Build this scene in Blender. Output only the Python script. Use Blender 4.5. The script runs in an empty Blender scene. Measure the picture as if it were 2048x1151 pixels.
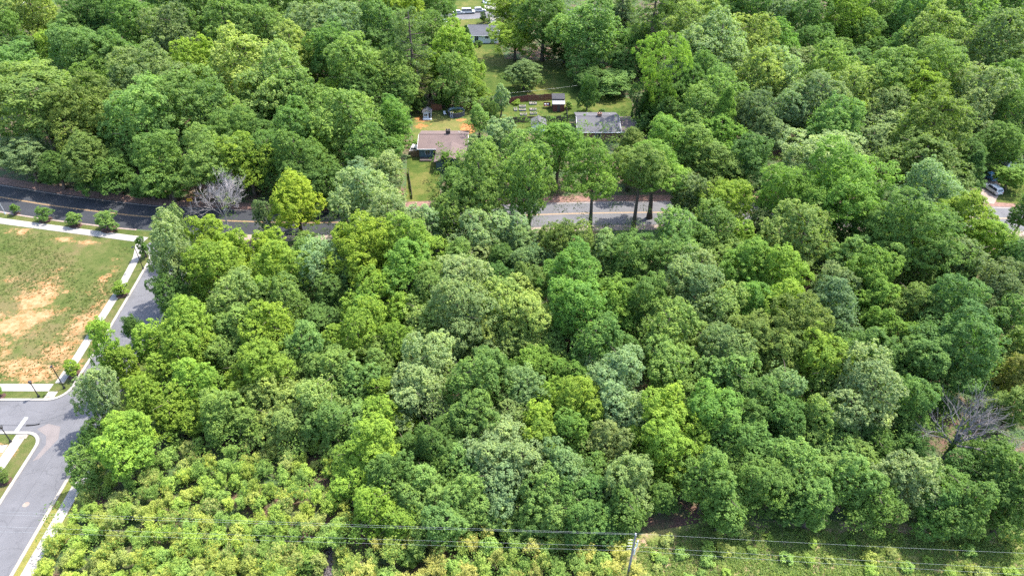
import bpy, bmesh, math, random
import numpy as np
from mathutils import Vector, Matrix

# ------------------------------------------------------------------ camera, sky, sun, exposure
SC = bpy.context.scene
COL = SC.collection
PITCH = math.radians(38.0)
S_, C_ = math.sin(PITCH), math.cos(PITCH)
FPX = 2048 * 24 / 36.0
CAM_H = 80.0
cam = bpy.data.cameras.new('camera')
cam.lens = 24.0; cam.sensor_width = 36.0; cam.clip_end = 6000.0; cam.clip_start = 0.5
camo = bpy.data.objects.new('camera', cam); COL.objects.link(camo)
camo.location = (0, 0, CAM_H)
camo.rotation_euler = (math.radians(90) - PITCH, 0, 0)
SC.camera = camo

SUN_EL = math.radians(60.0)
SUN_AZ = math.radians(55.0)          # clockwise from +Y (the way the camera looks)
sun_dir = Vector((math.cos(SUN_EL) * math.sin(SUN_AZ), math.cos(SUN_EL) * math.cos(SUN_AZ), math.sin(SUN_EL)))
world = bpy.data.worlds.new('World'); SC.world = world; world.use_nodes = True
wn = world.node_tree; wn.nodes.clear()
wo = wn.nodes.new('ShaderNodeOutputWorld'); wb = wn.nodes.new('ShaderNodeBackground'); ws = wn.nodes.new('ShaderNodeTexSky')
ws.sky_type = 'NISHITA'; ws.sun_disc = False; ws.sun_elevation = SUN_EL; ws.sun_rotation = SUN_AZ
ws.air_density = 1.0; ws.dust_density = 2.0; ws.ozone_density = 1.0
wb.inputs[1].default_value = 0.15
wn.links.new(ws.outputs[0], wb.inputs[0]); wn.links.new(wb.outputs[0], wo.inputs[0])
sl = bpy.data.lights.new('sun', 'SUN'); sl.energy = 2.8; sl.angle = math.radians(0.8); sl.color = (1.0, 0.95, 0.86)
so = bpy.data.objects.new('sun', sl); COL.objects.link(so)
so.rotation_euler = sun_dir.to_track_quat('Z', 'Y').to_euler()
SC.view_settings.view_transform = 'Standard'; SC.view_settings.look = 'None'
SC.view_settings.exposure = 2.22; SC.view_settings.gamma = 1.0
SC.view_settings.use_curve_mapping = False
SC.render.engine = 'CYCLES'
SC.cycles.use_denoising = False
SC.cycles.max_bounces = 6; SC.cycles.diffuse_bounces = 4; SC.cycles.transmission_bounces = 4
SC.cycles.glossy_bounces = 2; SC.cycles.transparent_max_bounces = 8

rnd = random.Random(7)

def W(px, py, z=0.0):
    """photograph pixel -> place on the level z"""
    u = (px - 1024) / FPX; v = (py - 575.5) / FPX
    t = (CAM_H - z) / (S_ + v * C_)
    return Vector((u * t, t * (C_ - v * S_), z))

def depth(px, py, z=0.0):
    return (CAM_H - z) / (S_ + (py - 575.5) / FPX * C_)

# ------------------------------------------------------------------ materials
def mat(name):
    m = bpy.data.materials.new(name); m.use_nodes = True
    nt = m.node_tree
    return m, nt, nt.nodes['Principled BSDF']

def N(nt, typ, **kw):
    n = nt.nodes.new(typ)
    for k, v in kw.items():
        if k.startswith('i_'):
            key = k[2:]
            key = int(key) if key.isdigit() else key
            n.inputs[key].default_value = v
        else:
            setattr(n, k, v)
    return n

def ramp(nt, fac, stops):
    r = nt.nodes.new('ShaderNodeValToRGB')
    el = r.color_ramp.elements
    while len(el) < len(stops): el.new(0.5)
    for e, (p, c) in zip(el, stops):
        e.position = p; e.color = (*c, 1)
    nt.links.new(fac, r.inputs[0])
    return r.outputs[0]

def pos(nt):
    return nt.nodes.new('ShaderNodeNewGeometry').outputs['Position']

def noise(nt, vec, scale, detail=5, rough=0.6):
    n = N(nt, 'ShaderNodeTexNoise', i_Scale=scale, i_Detail=detail, i_Roughness=rough)
    nt.links.new(vec, n.inputs['Vector'])
    return n.outputs['Fac']

def mixc(nt, fac, a, b, mode='MIX'):
    m = nt.nodes.new('ShaderNodeMix'); m.data_type = 'RGBA'; m.blend_type = mode
    for sock, val in ((m.inputs[0], fac), (m.inputs[6], a), (m.inputs[7], b)):
        if isinstance(val, bpy.types.NodeSocket): nt.links.new(val, sock)
        elif isinstance(val, (int, float)): sock.default_value = val
        else: sock.default_value = (*val, 1)
    return m.outputs[2]

def mathn(nt, op, a, b=0.0, clamp=False):
    m = nt.nodes.new('ShaderNodeMath'); m.operation = op; m.use_clamp = clamp
    for sock, val in ((m.inputs[0], a), (m.inputs[1], b)):
        if isinstance(val, bpy.types.NodeSocket): nt.links.new(val, sock)
        else: sock.default_value = val
    return m.outputs[0]

def bump(nt, b, h, strength=0.4, dist=0.1):
    n = N(nt, 'ShaderNodeBump', i_Strength=strength, i_Distance=dist)
    nt.links.new(h, n.inputs['Height']); nt.links.new(n.outputs[0], b.inputs['Normal'])

def simple(name, col, rough=0.8, metal=0.0, vary=0.25, scale=3.0):
    m, nt, b = mat(name)
    p = pos(nt)
    f = noise(nt, p, scale, 6)
    c = ramp(nt, f, [(0.25, tuple(x * (1 - vary) for x in col)), (0.75, tuple(min(1, x * (1 + vary)) for x in col))])
    nt.links.new(c, b.inputs['Base Color'])
    b.inputs['Roughness'].default_value = rough; b.inputs['Metallic'].default_value = metal
    bump(nt, b, f, 0.15, 0.05)
    return m

def foliage_mat(name):
    m, nt, b = mat(name)
    oi = nt.nodes.new('ShaderNodeObjectInfo')
    at = N(nt, 'ShaderNodeAttribute', attribute_name='tint')
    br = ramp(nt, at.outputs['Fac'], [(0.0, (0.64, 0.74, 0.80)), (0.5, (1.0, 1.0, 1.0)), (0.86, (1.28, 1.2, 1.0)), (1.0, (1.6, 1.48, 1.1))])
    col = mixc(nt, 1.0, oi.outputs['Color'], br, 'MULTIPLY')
    nt.links.new(col, b.inputs['Base Color'])
    b.inputs['Roughness'].default_value = 0.65
    b.inputs['Specular IOR Level'].default_value = 0.10
    tr = nt.nodes.new('ShaderNodeBsdfTranslucent')
    tc = mixc(nt, 1.0, col, (1.25, 1.45, 0.55), 'MULTIPLY')
    nt.links.new(tc, tr.inputs[0])
    mx = nt.nodes.new('ShaderNodeMixShader'); mx.inputs[0].default_value = 0.42
    nt.links.new(b.outputs[0], mx.inputs[1]); nt.links.new(tr.outputs[0], mx.inputs[2])
    nt.links.new(mx.outputs[0], nt.nodes['Material Output'].inputs[0])
    return m

M = {}
M['leaf'] = foliage_mat('foliage')
M['bark'] = simple('bark', (0.085, 0.065, 0.05), 0.95, vary=0.4, scale=4)
M['greybark'] = simple('weathered_wood', (0.24, 0.22, 0.22), 0.95, vary=0.3, scale=6)
M['deadwood'] = simple('dead_wood', (0.14, 0.125, 0.128), 0.95, vary=0.3, scale=6)
M['culm'] = simple('culm', (0.16, 0.18, 0.05), 0.6)

def ground_mat():
    m, nt, b = mat('forest_floor')
    p = pos(nt)
    f = noise(nt, p, 0.06, 6, 0.65); g = noise(nt, p, 1.8, 8, 0.75); k = noise(nt, p, 0.35, 4)
    litter = ramp(nt, g, [(0.3, (0.045, 0.026, 0.018)), (0.6, (0.12, 0.062, 0.045)), (0.8, (0.19, 0.115, 0.085))])
    green = ramp(nt, g, [(0.3, (0.02, 0.045, 0.012)), (0.7, (0.06, 0.10, 0.03))])
    c = mixc(nt, ramp(nt, mathn(nt, 'ADD', mathn(nt, 'MULTIPLY', f, 0.5), mathn(nt, 'MULTIPLY', k, 0.5)), [(0.46, (0, 0, 0)), (0.58, (1, 1, 1))]), green, litter)
    nt.links.new(c, b.inputs['Base Color']); b.inputs['Roughness'].default_value = 1.0
    bump(nt, b, g, 0.7, 0.2)
    return m
M['floor'] = ground_mat()

def grass_mat(name, c0, c1, c2, patches=(), soil=((0.30, 0.15, 0.07), (0.48, 0.33, 0.20)), bare=0.0, mow=0.0):
    """mown or rough grass; patches = ellipses (x, y, rx, ry, angle, strength) of bare soil"""
    m, nt, b = mat(name)
    p = pos(nt)
    big = noise(nt, p, 0.07, 5, 0.6); mid = noise(nt, p, 0.5, 6, 0.65); fine = noise(nt, p, 5.0, 7, 0.75)
    base = ramp(nt, mathn(nt, 'ADD', mathn(nt, 'MULTIPLY', big, 0.55), mathn(nt, 'MULTIPLY', mid, 0.45)), [(0.40, c0), (0.5, c1), (0.60, c2)])
    fm = ramp(nt, fine, [(0.25, (0.62, 0.66, 0.6)), (0.75, (1.35, 1.3, 1.25))])
    col = mixc(nt, 1.0, base, fm, 'MULTIPLY')
    soilc = ramp(nt, noise(nt, p, 0.8, 6, 0.7), [(0.35, soil[0]), (0.62, soil[1])])
    wob = mathn(nt, 'ADD', mathn(nt, 'MULTIPLY', noise(nt, p, 0.30, 7, 0.75), 2.9), mathn(nt, 'MULTIPLY', noise(nt, p, 1.9, 7, 0.8), 1.7))
    mask = None
    for (x, y, rx, ry, a, st) in patches:
        mp = N(nt, 'ShaderNodeMapping', vector_type='TEXTURE')
        mp.inputs['Location'].default_value = (x, y, 0); mp.inputs['Rotation'].default_value = (0, 0, a); mp.inputs['Scale'].default_value = (rx, ry, 1e6)
        nt.links.new(p, mp.inputs[0])
        ln = N(nt, 'ShaderNodeVectorMath', operation='LENGTH'); nt.links.new(mp.outputs[0], ln.inputs[0])
        v = mathn(nt, 'MULTIPLY', mathn(nt, 'SUBTRACT', 1.35, ln.outputs['Value']), st)
        v = mathn(nt, 'MAXIMUM', v, 0.0)
        mask = v if mask is None else mathn(nt, 'MAXIMUM', mask, v)
    if mask is not None or bare > 0:
        if mask is None: mask = mathn(nt, 'ADD', 0.0, bare)
        elif bare > 0: mask = mathn(nt, 'MAXIMUM', mask, bare)
        mm = mathn(nt, 'ADD', mask, mathn(nt, 'SUBTRACT', wob, 2.80))
        mk = ramp(nt, mm, [(0.12, (0, 0, 0)), (0.52, (1, 1, 1))])
        col = mixc(nt, mk, col, soilc)
    nt.links.new(col, b.inputs['Base Color']); b.inputs['Roughness'].default_value = 1.0
    b.inputs['Specular IOR Level'].default_value = 0.1
    bump(nt, b, fine, 0.6, 0.12)
    return m

def asphalt_mat(name, c, split=None):
    m, nt, b = mat(name)
    p = pos(nt)
    f = noise(nt, p, 0.25, 5, 0.6); g = noise(nt, p, 9.0, 6, 0.8)
    def tone(cc):
        a = ramp(nt, f, [(0.3, tuple(x * 0.82 for x in cc)), (0.7, tuple(x * 1.15 for x in cc))])
        return mixc(nt, 1.0, a, ramp(nt, g, [(0.3, (0.85, 0.85, 0.85)), (0.7, (1.12, 1.12, 1.12))]), 'MULTIPLY')
    col = tone(c)
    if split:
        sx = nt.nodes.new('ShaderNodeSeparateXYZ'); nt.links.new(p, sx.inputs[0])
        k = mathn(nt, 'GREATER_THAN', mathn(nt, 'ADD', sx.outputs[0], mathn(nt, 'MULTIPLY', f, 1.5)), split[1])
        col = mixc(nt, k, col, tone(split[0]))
    vo = N(nt, 'ShaderNodeTexVoronoi', feature='DISTANCE_TO_EDGE', i_Scale=0.16)
    wv = N(nt, 'ShaderNodeVectorMath', operation='ADD'); nt.links.new(p, wv.inputs[0])
    nz = N(nt, 'ShaderNodeTexNoise', i_Scale=0.6, i_Detail=5.0); nt.links.new(p, nz.inputs['Vector'])
    sc = N(nt, 'ShaderNodeVectorMath', operation='SCALE'); sc.inputs[3].default_value = 2.2; nt.links.new(nz.outputs['Color'], sc.inputs[0])
    nt.links.new(sc.outputs[0], wv.inputs[1]); nt.links.new(wv.outputs[0], vo.inputs['Vector'])
    ck = ramp(nt, vo.outputs['Distance'], [(0.0, (0.62, 0.62, 0.63)), (0.012, (1.0, 1.0, 1.0))])
    col = mixc(nt, 0.7, col, mixc(nt, 1.0, col, ck, 'MULTIPLY'))
    stn = ramp(nt, noise(nt, p, 0.9, 4, 0.6), [(0.30, (0.80, 0.80, 0.81)), (0.42, (1.0, 1.0, 1.0))])
    col = mixc(nt, 1.0, col, stn, 'MULTIPLY')
    nt.links.new(col, b.inputs['Base Color']); b.inputs['Roughness'].default_value = 0.92
    bump(nt, b, g, 0.25, 0.02)
    return m

M['road'] = asphalt_mat('road_asphalt', (0.016, 0.018, 0.023), ((0.082, 0.081, 0.087), -18.0))  # left stretch painted darker to stand in for cloud shade on the road
M['street'] = asphalt_mat('street_asphalt', (0.088, 0.087, 0.094))
M['concrete'] = simple('concrete', (0.228, 0.212, 0.193), 0.9, vary=0.24, scale=0.7)
M['kerb'] = simple('kerb_concrete', (0.24, 0.21, 0.17), 0.9, vary=0.18, scale=1.0)
M['gutter'] = simple('gutter_gravel', (0.20, 0.155, 0.13), 0.95, vary=0.3, scale=1.5)
M['yellow_line'] = simple('yellow_paint', (0.30, 0.19, 0.085), 0.7, vary=0.2)
M['white_paint'] = simple('white_paint', (0.45, 0.45, 0.45), 0.7, vary=0.12)
M['edge_line'] = simple('worn_edge_line', (0.22, 0.18, 0.16), 0.8, vary=0.35, scale=0.8)
M['litter'] = simple('leaf_litter', (0.15, 0.085, 0.065), 1.0, vary=0.5, scale=1.5)
M['mulch'] = simple('mulch', (0.05, 0.024, 0.018), 1.0, vary=0.4)
M['clay'] = simple('clay', (0.46, 0.20, 0.07), 1.0, vary=0.3, scale=0.8)
M['stone'] = simple('stone', (0.085, 0.072, 0.072), 0.9, vary=0.4)
M['mud'] = simple('mud', (0.022, 0.015, 0.014), 0.8, vary=0.4)
M['black_metal'] = simple('black_metal', (0.02, 0.02, 0.022), 0.45, 0.3)
M['grey_metal'] = simple('galvanised', (0.45, 0.46, 0.48), 0.5, 0.4)
M['cable'] = simple('cable', (0.38, 0.41, 0.40), 0.5, 0.2)
M['pole_wood'] = simple('pole_wood', (0.17, 0.16, 0.17), 0.9, vary=0.25)
M['porcelain'] = simple('porcelain', (0.5, 0.51, 0.54), 0.3)
M['glass'] = simple('window_glass', (0.03, 0.035, 0.045), 0.12, vary=0.1)
M['rubber'] = simple('rubber', (0.015, 0.015, 0.016), 0.85)
M['rim'] = simple('wheel_rim', (0.35, 0.35, 0.37), 0.4, 0.6)
M['white'] = simple('white_siding', (0.72, 0.72, 0.72), 0.7, vary=0.08)
M['teal'] = simple('teal_siding', (0.08, 0.125, 0.14), 0.75, vary=0.1)
M['brick'] = simple('brick_wall', (0.22, 0.12, 0.09), 0.9, vary=0.3, scale=5)
M['redwood'] = simple('redwood', (0.11, 0.03, 0.02), 0.85, vary=0.35, scale=2)
M['brownwood'] = simple('brown_wood', (0.15, 0.09, 0.045), 0.9, vary=0.35, scale=2)
M['darkwood'] = simple('dark_wood', (0.05, 0.04, 0.035), 0.9, vary=0.35, scale=2)
M['orangewood'] = simple('orange_wood', (0.15, 0.055, 0.025), 0.9, vary=0.3, scale=2)
M['bluegrey'] = simple('pale_blue_siding', (0.42, 0.455, 0.50), 0.7, vary=0.1)
M['water'] = simple('pool_water', (0.07, 0.09, 0.02), 0.08, vary=0.4, scale=0.6)
M['liner'] = simple('pool_liner', (0.25, 0.33, 0.35), 0.5, vary=0.1)
M['poolwall'] = simple('pool_wall', (0.06, 0.065, 0.085), 0.6)
M['yellow'] = simple('yellow_plastic', (0.65, 0.50, 0.16), 0.5)
M['signyellow'] = simple('sign_yellow', (0.75, 0.40, 0.02), 0.5, vary=0.05)
M['tin'] = simple('tin_roof', (0.17, 0.175, 0.18), 0.6, 0.2, vary=0.35, scale=2.5)
M['peach'] = simple('peach_fabric', (0.36, 0.24, 0.195), 0.9)
M['soil'] = simple('bed_soil', (0.16, 0.13, 0.11), 1.0, vary=0.5, scale=3)

def shingle_mat(name, c):
    m, nt, b = mat(name)
    p = pos(nt)
    f = noise(nt, p, 0.5, 5, 0.6); g = noise(nt, p, 7.0, 5, 0.7)
    a = ramp(nt, f, [(0.3, tuple(x * 0.85 for x in c)), (0.7, tuple(x * 1.12 for x in c))])
    col = mixc(nt, 1.0, a, ramp(nt, g, [(0.3, (0.75, 0.75, 0.75)), (0.7, (1.2, 1.2, 1.2))]), 'MULTIPLY')
    nt.links.new(col, b.inputs['Base Color']); b.inputs['Roughness'].default_value = 0.95
    bump(nt, b, g, 0.4, 0.05)
    return m
M['roof_brown'] = shingle_mat('brown_shingles', (0.100, 0.070, 0.064))
M['roof_grey'] = shingle_mat('grey_shingles', (0.070, 0.068, 0.075))
M['roof_dark'] = shingle_mat('slate_shingles', (0.062, 0.065, 0.076))
M['roof_black'] = shingle_mat('black_felt', (0.03, 0.03, 0.035))
M['roof_umber'] = shingle_mat('umber_shingles', (0.075, 0.058, 0.054))

def paint(name, c, rough=0.25, metal=0.0):
    m, nt, b = mat(name)
    b.inputs['Base Color'].default_value = (*c, 1); b.inputs['Roughness'].default_value = rough; b.inputs['Metallic'].default_value = metal
    b.inputs['Coat Weight'].default_value = 0.5
    return m
M['car_white'] = paint('car_white', (0.5, 0.5, 0.5))
M['car_silver'] = paint('car_silver', (0.42, 0.46, 0.52), 0.3, 0.5)
M['car_black'] = paint('car_black', (0.02, 0.02, 0.022))
M['car_blue'] = paint('car_blue', (0.10, 0.22, 0.36))
M['light_red'] = paint('tail_light', (0.35, 0.02, 0.02))
M['light_white'] = paint('head_light', (0.7, 0.72, 0.75))

# ------------------------------------------------------------------ object helpers
def link(o):
    COL.objects.link(o); return o

def tag(o, label=None, cat=None, group=None, kind=None):
    if label: o['label'] = label
    if cat: o['category'] = cat
    if group: o['group'] = group
    if kind: o['kind'] = kind
    return o

def empty(name, loc=(0, 0, 0), rz=0.0):
    e = bpy.data.objects.new(name, None); link(e)
    e.empty_display_size = 0.3; e.location = loc; e.rotation_euler = (0, 0, rz)
    return e

def mesh_obj(name, verts, faces, m, parent=None, smooth=False):
    me = bpy.data.meshes.new(name)
    me.from_pydata([tuple(v) for v in verts], [], faces)
    me.update()
    me.materials.append(M[m] if isinstance(m, str) else m)
    if smooth:
        for p in me.polygons: p.use_smooth = True
    o = bpy.data.objects.new(name, me); link(o)
    if parent: o.parent = parent
    return o

class MB:
    """collects boxes, tubes and sheets for ONE mesh object"""
    def __init__(s): s.v = []; s.f = []
    def quad(s, a, b, c, d):
        n = len(s.v); s.v += [a, b, c, d]; s.f.append((n, n + 1, n + 2, n + 3)); return s
    def poly(s, pts):
        n = len(s.v); s.v += list(pts); s.f.append(tuple(range(n, n + len(pts)))); return s
    def box(s, x0, y0, z0, x1, y1, z1, taper=0.0):
        n = len(s.v); t = taper
        s.v += [(x0, y0, z0), (x1, y0, z0), (x1, y1, z0), (x0, y1, z0), (x0 + t, y0 + t, z1), (x1 - t, y0 + t, z1), (x1 - t, y1 - t, z1), (x0 + t, y1 - t, z1)]
        s.f += [tuple(n + i for i in q) for q in ((0, 3, 2, 1), (4, 5, 6, 7), (0, 1, 5, 4), (1, 2, 6, 5), (2, 3, 7, 6), (3, 0, 4, 7))]
        return s
    def prism(s, pts, z0, z1):
        n = len(s.v); k = len(pts)
        s.v += [(p[0], p[1], z0) for p in pts] + [(p[0], p[1], z1) for p in pts]
        s.f.append(tuple(n + i for i in range(k))[::-1]); s.f.append(tuple(n + k + i for i in range(k)))
        for i in range(k):
            j = (i + 1) % k; s.f.append((n + i, n + j, n + k + j, n + k + i))
        return s
    def tube(s, path, radii, sides=6, cap=True):
        path = [Vector(p) for p in path]; n0 = len(s.v)
        up = Vector((0.13, 0.21, 1.0))
        for i, p in enumerate(path):
            d = (path[min(i + 1, len(path) - 1)] - path[max(i - 1, 0)])
            if d.length < 1e-9: d = Vector((0, 0, 1))
            d.normalize()
            a = d.cross(up)
            if a.length < 1e-3: a = d.cross(Vector((1, 0, 0)))
            a.normalize(); b = d.cross(a)
            r = radii[i]
            for k in range(sides):
                t = 2 * math.pi * k / sides
                s.v.append(tuple(p + a * (math.cos(t) * r) + b * (math.sin(t) * r)))
        for i in range(len(path) - 1):
            for k in range(sides):
                j = (k + 1) % sides
                s.f.append((n0 + i * sides + k, n0 + i * sides + j, n0 + (i + 1) * sides + j, n0 + (i + 1) * sides + k))
        if cap:
            s.f.append(tuple(n0 + k for k in range(sides))[::-1])
            e = n0 + (len(path) - 1) * sides
            s.f.append(tuple(e + k for k in range(sides)))
        return s
    def lathe(s, prof, sides=16, c=(0, 0)):
        n0 = len(s.v)
        for (r, z) in prof:
            for k in range(sides):
                t = 2 * math.pi * k / sides; s.v.append((c[0] + r * math.cos(t), c[1] + r * math.sin(t), z))
        for i in range(len(prof) - 1):
            for k in range(sides):
                j = (k + 1) % sides
                s.f.append((n0 + i * sides + k, n0 + i * sides + j, n0 + (i + 1) * sides + j, n0 + (i + 1) * sides + k))
        return s
    def build(s, name, m, parent=None, smooth=False):
        return mesh_obj(name, s.v, s.f, m, parent, smooth)

def copy_tree(o, parent=None):
    c = o.copy(); link(c); c.parent = parent
    for ch in list(o.children): copy_tree(ch, c)
    return c

# ------------------------------------------------------------------ the setting
def structure(name, pts, m, z=0.0, label=None):
    o = MB().poly([(p[0], p[1], z) for p in pts]).build(name, m)
    return tag(o, kind='structure')

tag(MB().poly([(-1500, -900, 0), (1500, -900, 0), (1500, 2200, 0), (-1500, 2200, 0)]).build('ground', 'floor'), kind='structure')

def catmull(pts, n=8):
    out = []
    for i in range(len(pts) - 1):
        p0 = Vector(pts[max(i - 1, 0)]); p1 = Vector(pts[i]); p2 = Vector(pts[i + 1]); p3 = Vector(pts[min(i + 2, len(pts) - 1)])
        for k in range(n):
            t = k / n
            out.append(0.5 * ((2 * p1) + (p2 - p0) * t + (2 * p0 - 5 * p1 + 4 * p2 - p3) * t * t + (3 * p1 - p0 - 3 * p2 + p3) * t ** 3))
    out.append(Vector(pts[-1])); return out

def offset(line, d):
    res = []
    for i, p in enumerate(line):
        a = line[max(i - 1, 0)]; b = line[min(i + 1, len(line) - 1)]
        t = (b - a).normalized(); res.append(Vector((p.x - t.y * d, p.y + t.x * d)))
    return res

def ribbon(name, line, d0, d1, m, z, kind='structure', thick=0.0):
    a = offset(line, d0); b = offset(line, d1); mb = MB()
    for i in range(len(line) - 1):
        q = [(a[i].x, a[i].y, z), (a[i + 1].x, a[i + 1].y, z), (b[i + 1].x, b[i + 1].y, z), (b[i].x, b[i].y, z)]
        mb.quad(*q)
        if thick:
            for e in (a, b):
                mb.quad((e[i].x, e[i].y, z - thick), (e[i + 1].x, e[i + 1].y, z - thick), (e[i + 1].x, e[i + 1].y, z), (e[i].x, e[i].y, z))
    if thick:
        for i in (0, -1):
            mb.quad((a[i].x, a[i].y, z - thick), (b[i].x, b[i].y, z - thick), (b[i].x, b[i].y, z), (a[i].x, a[i].y, z))
    o = mb.build(name, m)
    if kind: tag(o, kind=kind)
    return o

ROAD = catmull([(-330, 195), (-200, 158), (-150, 145), (-117.4, 136.2), (-104, 132.6), (-91.5, 129.9), (-79.5, 127.7), (-60, 126.0), (-40.6, 125.4), (-10, 127.5), (21.8, 129.4), (60, 129.3), (106.7, 127.2), (150, 125), (330, 121)], 8)
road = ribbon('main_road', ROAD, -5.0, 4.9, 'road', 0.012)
for d in (0.0,):
    ribbon('centre_line', ROAD, d - 0.20, d - 0.07, 'yellow_line', 0.016, None).parent = road
    ribbon('centre_line', ROAD, d + 0.07, d + 0.20, 'yellow_line', 0.016, None).parent = road
ribbon('edge_line', ROAD, 4.35, 4.6, 'edge_line', 0.016, None).parent = road
ribbon('far_verge', ROAD, 4.9, 7.6, 'litter', 0.006)
ribbon('near_verge', [p for p in ROAD if p.x > -58], -7.0, -5.0, 'gutter', 0.007)
ribbon('kerb', [p for p in ROAD if p.x < -79], -5.45, -5.0, 'gutter', 0.06, thick=0.06)

# the field and its verges
def PX(*pts): return [W(*p) for p in pts]
def ell(px, py, rx, ry, a=0.0, st=1.0):
    c = W(px, py); k = depth(px, py) / FPX
    return (c.x, c.y, rx * k, ry * k / (S_ + (py - 575.5) / FPX * C_) * 1.0, a, st)
field_patches = [
    (W(80, 590).x, W(80, 590).y, 6.5, 10.0, 0.3, 0.85), (W(45, 640).x, W(45, 640).y, 8.0, 8.5, 0.3, 0.9), (W(15, 690).x, W(15, 690).y, 5.0, 5.5, 0.0, 0.65),
    (W(165, 645).x, W(165, 645).y, 4.2, 13.0, -0.05, 0.82), (W(118, 705).x, W(118, 705).y, 6.0, 7.0, 0.0, 0.85), (W(205, 565).x, W(205, 565).y, 3.4, 8.0, 0.0, 0.6),
    (W(60, 738).x, W(60, 738).y, 14.0, 4.6, 0.0, 0.85), (W(40, 463).x, W(40, 463).y, 5.0, 2.2, -0.2, 0.72), (W(128, 478).x, W(128, 478).y, 5.0, 2.0, -0.2, 0.75),
    (W(178, 484).x, W(178, 484).y, 4.0, 1.9, -0.2, 0.62), (W(225, 517).x, W(225, 517).y, 2.8, 2.0, 0.0, 0.6), (W(20, 560).x, W(20, 560).y, 5.0, 3.5, 0.0, 0.5),
    (W(2, 905).x, W(2, 905).y, 2.8, 2.4, 0.0, 1.2)]
M['field'] = grass_mat('field_grass', (0.042, 0.062, 0.015), (0.068, 0.079, 0.025), (0.100, 0.086, 0.040), field_patches, soil=((0.22, 0.095, 0.036), (0.31, 0.19, 0.105)))
M['verge'] = grass_mat('verge_grass', (0.06, 0.08, 0.02), (0.10, 0.115, 0.028), (0.15, 0.14, 0.04))
M['yard'] = grass_mat('yard_grass', (0.028, 0.052, 0.010), (0.050, 0.072, 0.015), (0.095, 0.095, 0.028))  # grass tone darkened to stand in for tree shade over the lawn
M['rough'] = grass_mat('rough_grass', (0.06, 0.10, 0.026), (0.11, 0.14, 0.04), (0.18, 0.165, 0.07), bare=0.62, soil=((0.20, 0.13, 0.085), (0.28, 0.20, 0.14)))
M['backyard'] = grass_mat('backyard_grass', (0.045, 0.072, 0.018), (0.078, 0.096, 0.028), (0.12, 0.11, 0.04),
    [(W(843, 252).x, W(843, 252).y, 3.0, 3.6, 0, 0.75), (W(937, 256).x, W(937, 256).y, 2.6, 4.0, 0, 1.7), (W(845, 238).x, W(845, 238).y, 3.0, 3.2, 0, 1.2), (W(922, 240).x, W(922, 240).y, 1.6, 1.2, 0, 1.2)],
    soil=((0.20, 0.075, 0.026), (0.30, 0.15, 0.06)))

edge = [p for p in offset(ROAD, -5.45) if p.x < -71]
structure('field', [(-330, 5), (-66.0, 5), (-67.0, 60), (-69.0, 84), (-72.0, 104), (-73.0, 112), (-74.5, 118.5)] + [(p.x, p.y) for p in reversed(edge)], 'field', 0.004)
structure('east_verge', [(-62.0, 20), (-57.5, 20), (-57.5, 120), (-62.0, 120)], 'verge', 0.005)

# side street, its branch, kerbs and sidewalks
def arc(cx, cy, r, a0, a1, n=8):
    return [Vector((cx + r * math.cos(math.radians(a0 + (a1 - a0) * i / n)), cy + r * math.sin(math.radians(a0 + (a1 - a0) * i / n)))) for i in range(n + 1)]
south_kerb = [Vector((-330, 67.4)), Vector((-72.6, 67.4))] + arc(-72.6, 64.4, 3.0, 90, 0)[1:] + [Vector((-69.2, 54)), Vector((-68.6, 40)), Vector((-68.0, 10))]
north_kerb = [Vector((-330, 73.6)), Vector((-73.2, 73.6))] + arc(-73.2, 76.5, 2.9, -90, 0)[1:] + [Vector((-70.8, 88)), Vector((-71.9, 104)), Vector((-72.4, 110))] + arc(-77.0, 110.6, 4.6, -8, 78)[1:]
east_kerb = [Vector((-61.0, 10)), Vector((-62.2, 48)), Vector((-62.5, 60)), Vector((-62.8, 80)), Vector((-63.6, 104)), Vector((-63.4, 114)), Vector((-61.5, 121))]
street = MB()
street.poly([(p.x, p.y, 0.010) for p in [Vector((-330, 67.4)), Vector((-72.6, 67.4))] + arc(-72.6, 64.4, 3.0, 90, 0)[1:] + [Vector((-69.2, 54)), Vector((-68.6, 40)), Vector((-68.0, 10))] + east_kerb + [Vector((-74.5, 121.5))] + list(reversed(north_kerb))])
st = street.build('side_street', 'street'); tag(st, kind='structure')
for ln, sgn in ((south_kerb, 1), (north_kerb, -1)):
    ribbon('kerb', ln, 0.0, -0.45 if sgn > 0 else 0.45, 'concrete', 0.12, thick=0.12)
ribbon('kerb', east_kerb, 0.0, -0.45, 'kerb', 0.12, thick=0.12)
sb0, sb1 = W(53, 834), W(31, 864)
dv = (sb1 - sb0).normalized(); pv = Vector((-dv.y, dv.x, 0)) * 0.28
MB().quad(*[tuple(q + Vector((0, 0, 0.015))) for q in (sb0 - pv, sb0 + pv, sb1 + pv, sb1 - pv)]).build('stop_line', 'white_paint', st)
mh = W(52, 1008)
MB().lathe([(0.0, 0.02), (0.36, 0.02), (0.42, 0.014)], 20, (mh.x, mh.y)).build('manhole_cover', 'gutter', st)
M['streak'] = simple('tyre_rubber', (0.062, 0.062, 0.068), 0.95, vary=0.25, scale=1.0)
for pts, w in (([(0, 849), (30, 850), (62, 850), (84, 846), (108, 839)], 0.10), ([(52, 850), (66, 848.5), (80, 846.5)], 0.30), ([(80, 841), (104, 836), (128, 827)], 0.12)):
    ribbon('tyre_mark', catmull([tuple(W(*q))[:2] for q in pts], 6), -w, w, 'streak', 0.0135, None).parent = st
ribbon('paving_seam', [Vector((-66.5, 12)), Vector((-66.4, 40)), Vector((-66.5, 70)), Vector((-67.0, 95)), Vector((-67.3, 116))], -0.03, 0.03, 'streak', 0.013, None).parent = st
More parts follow.
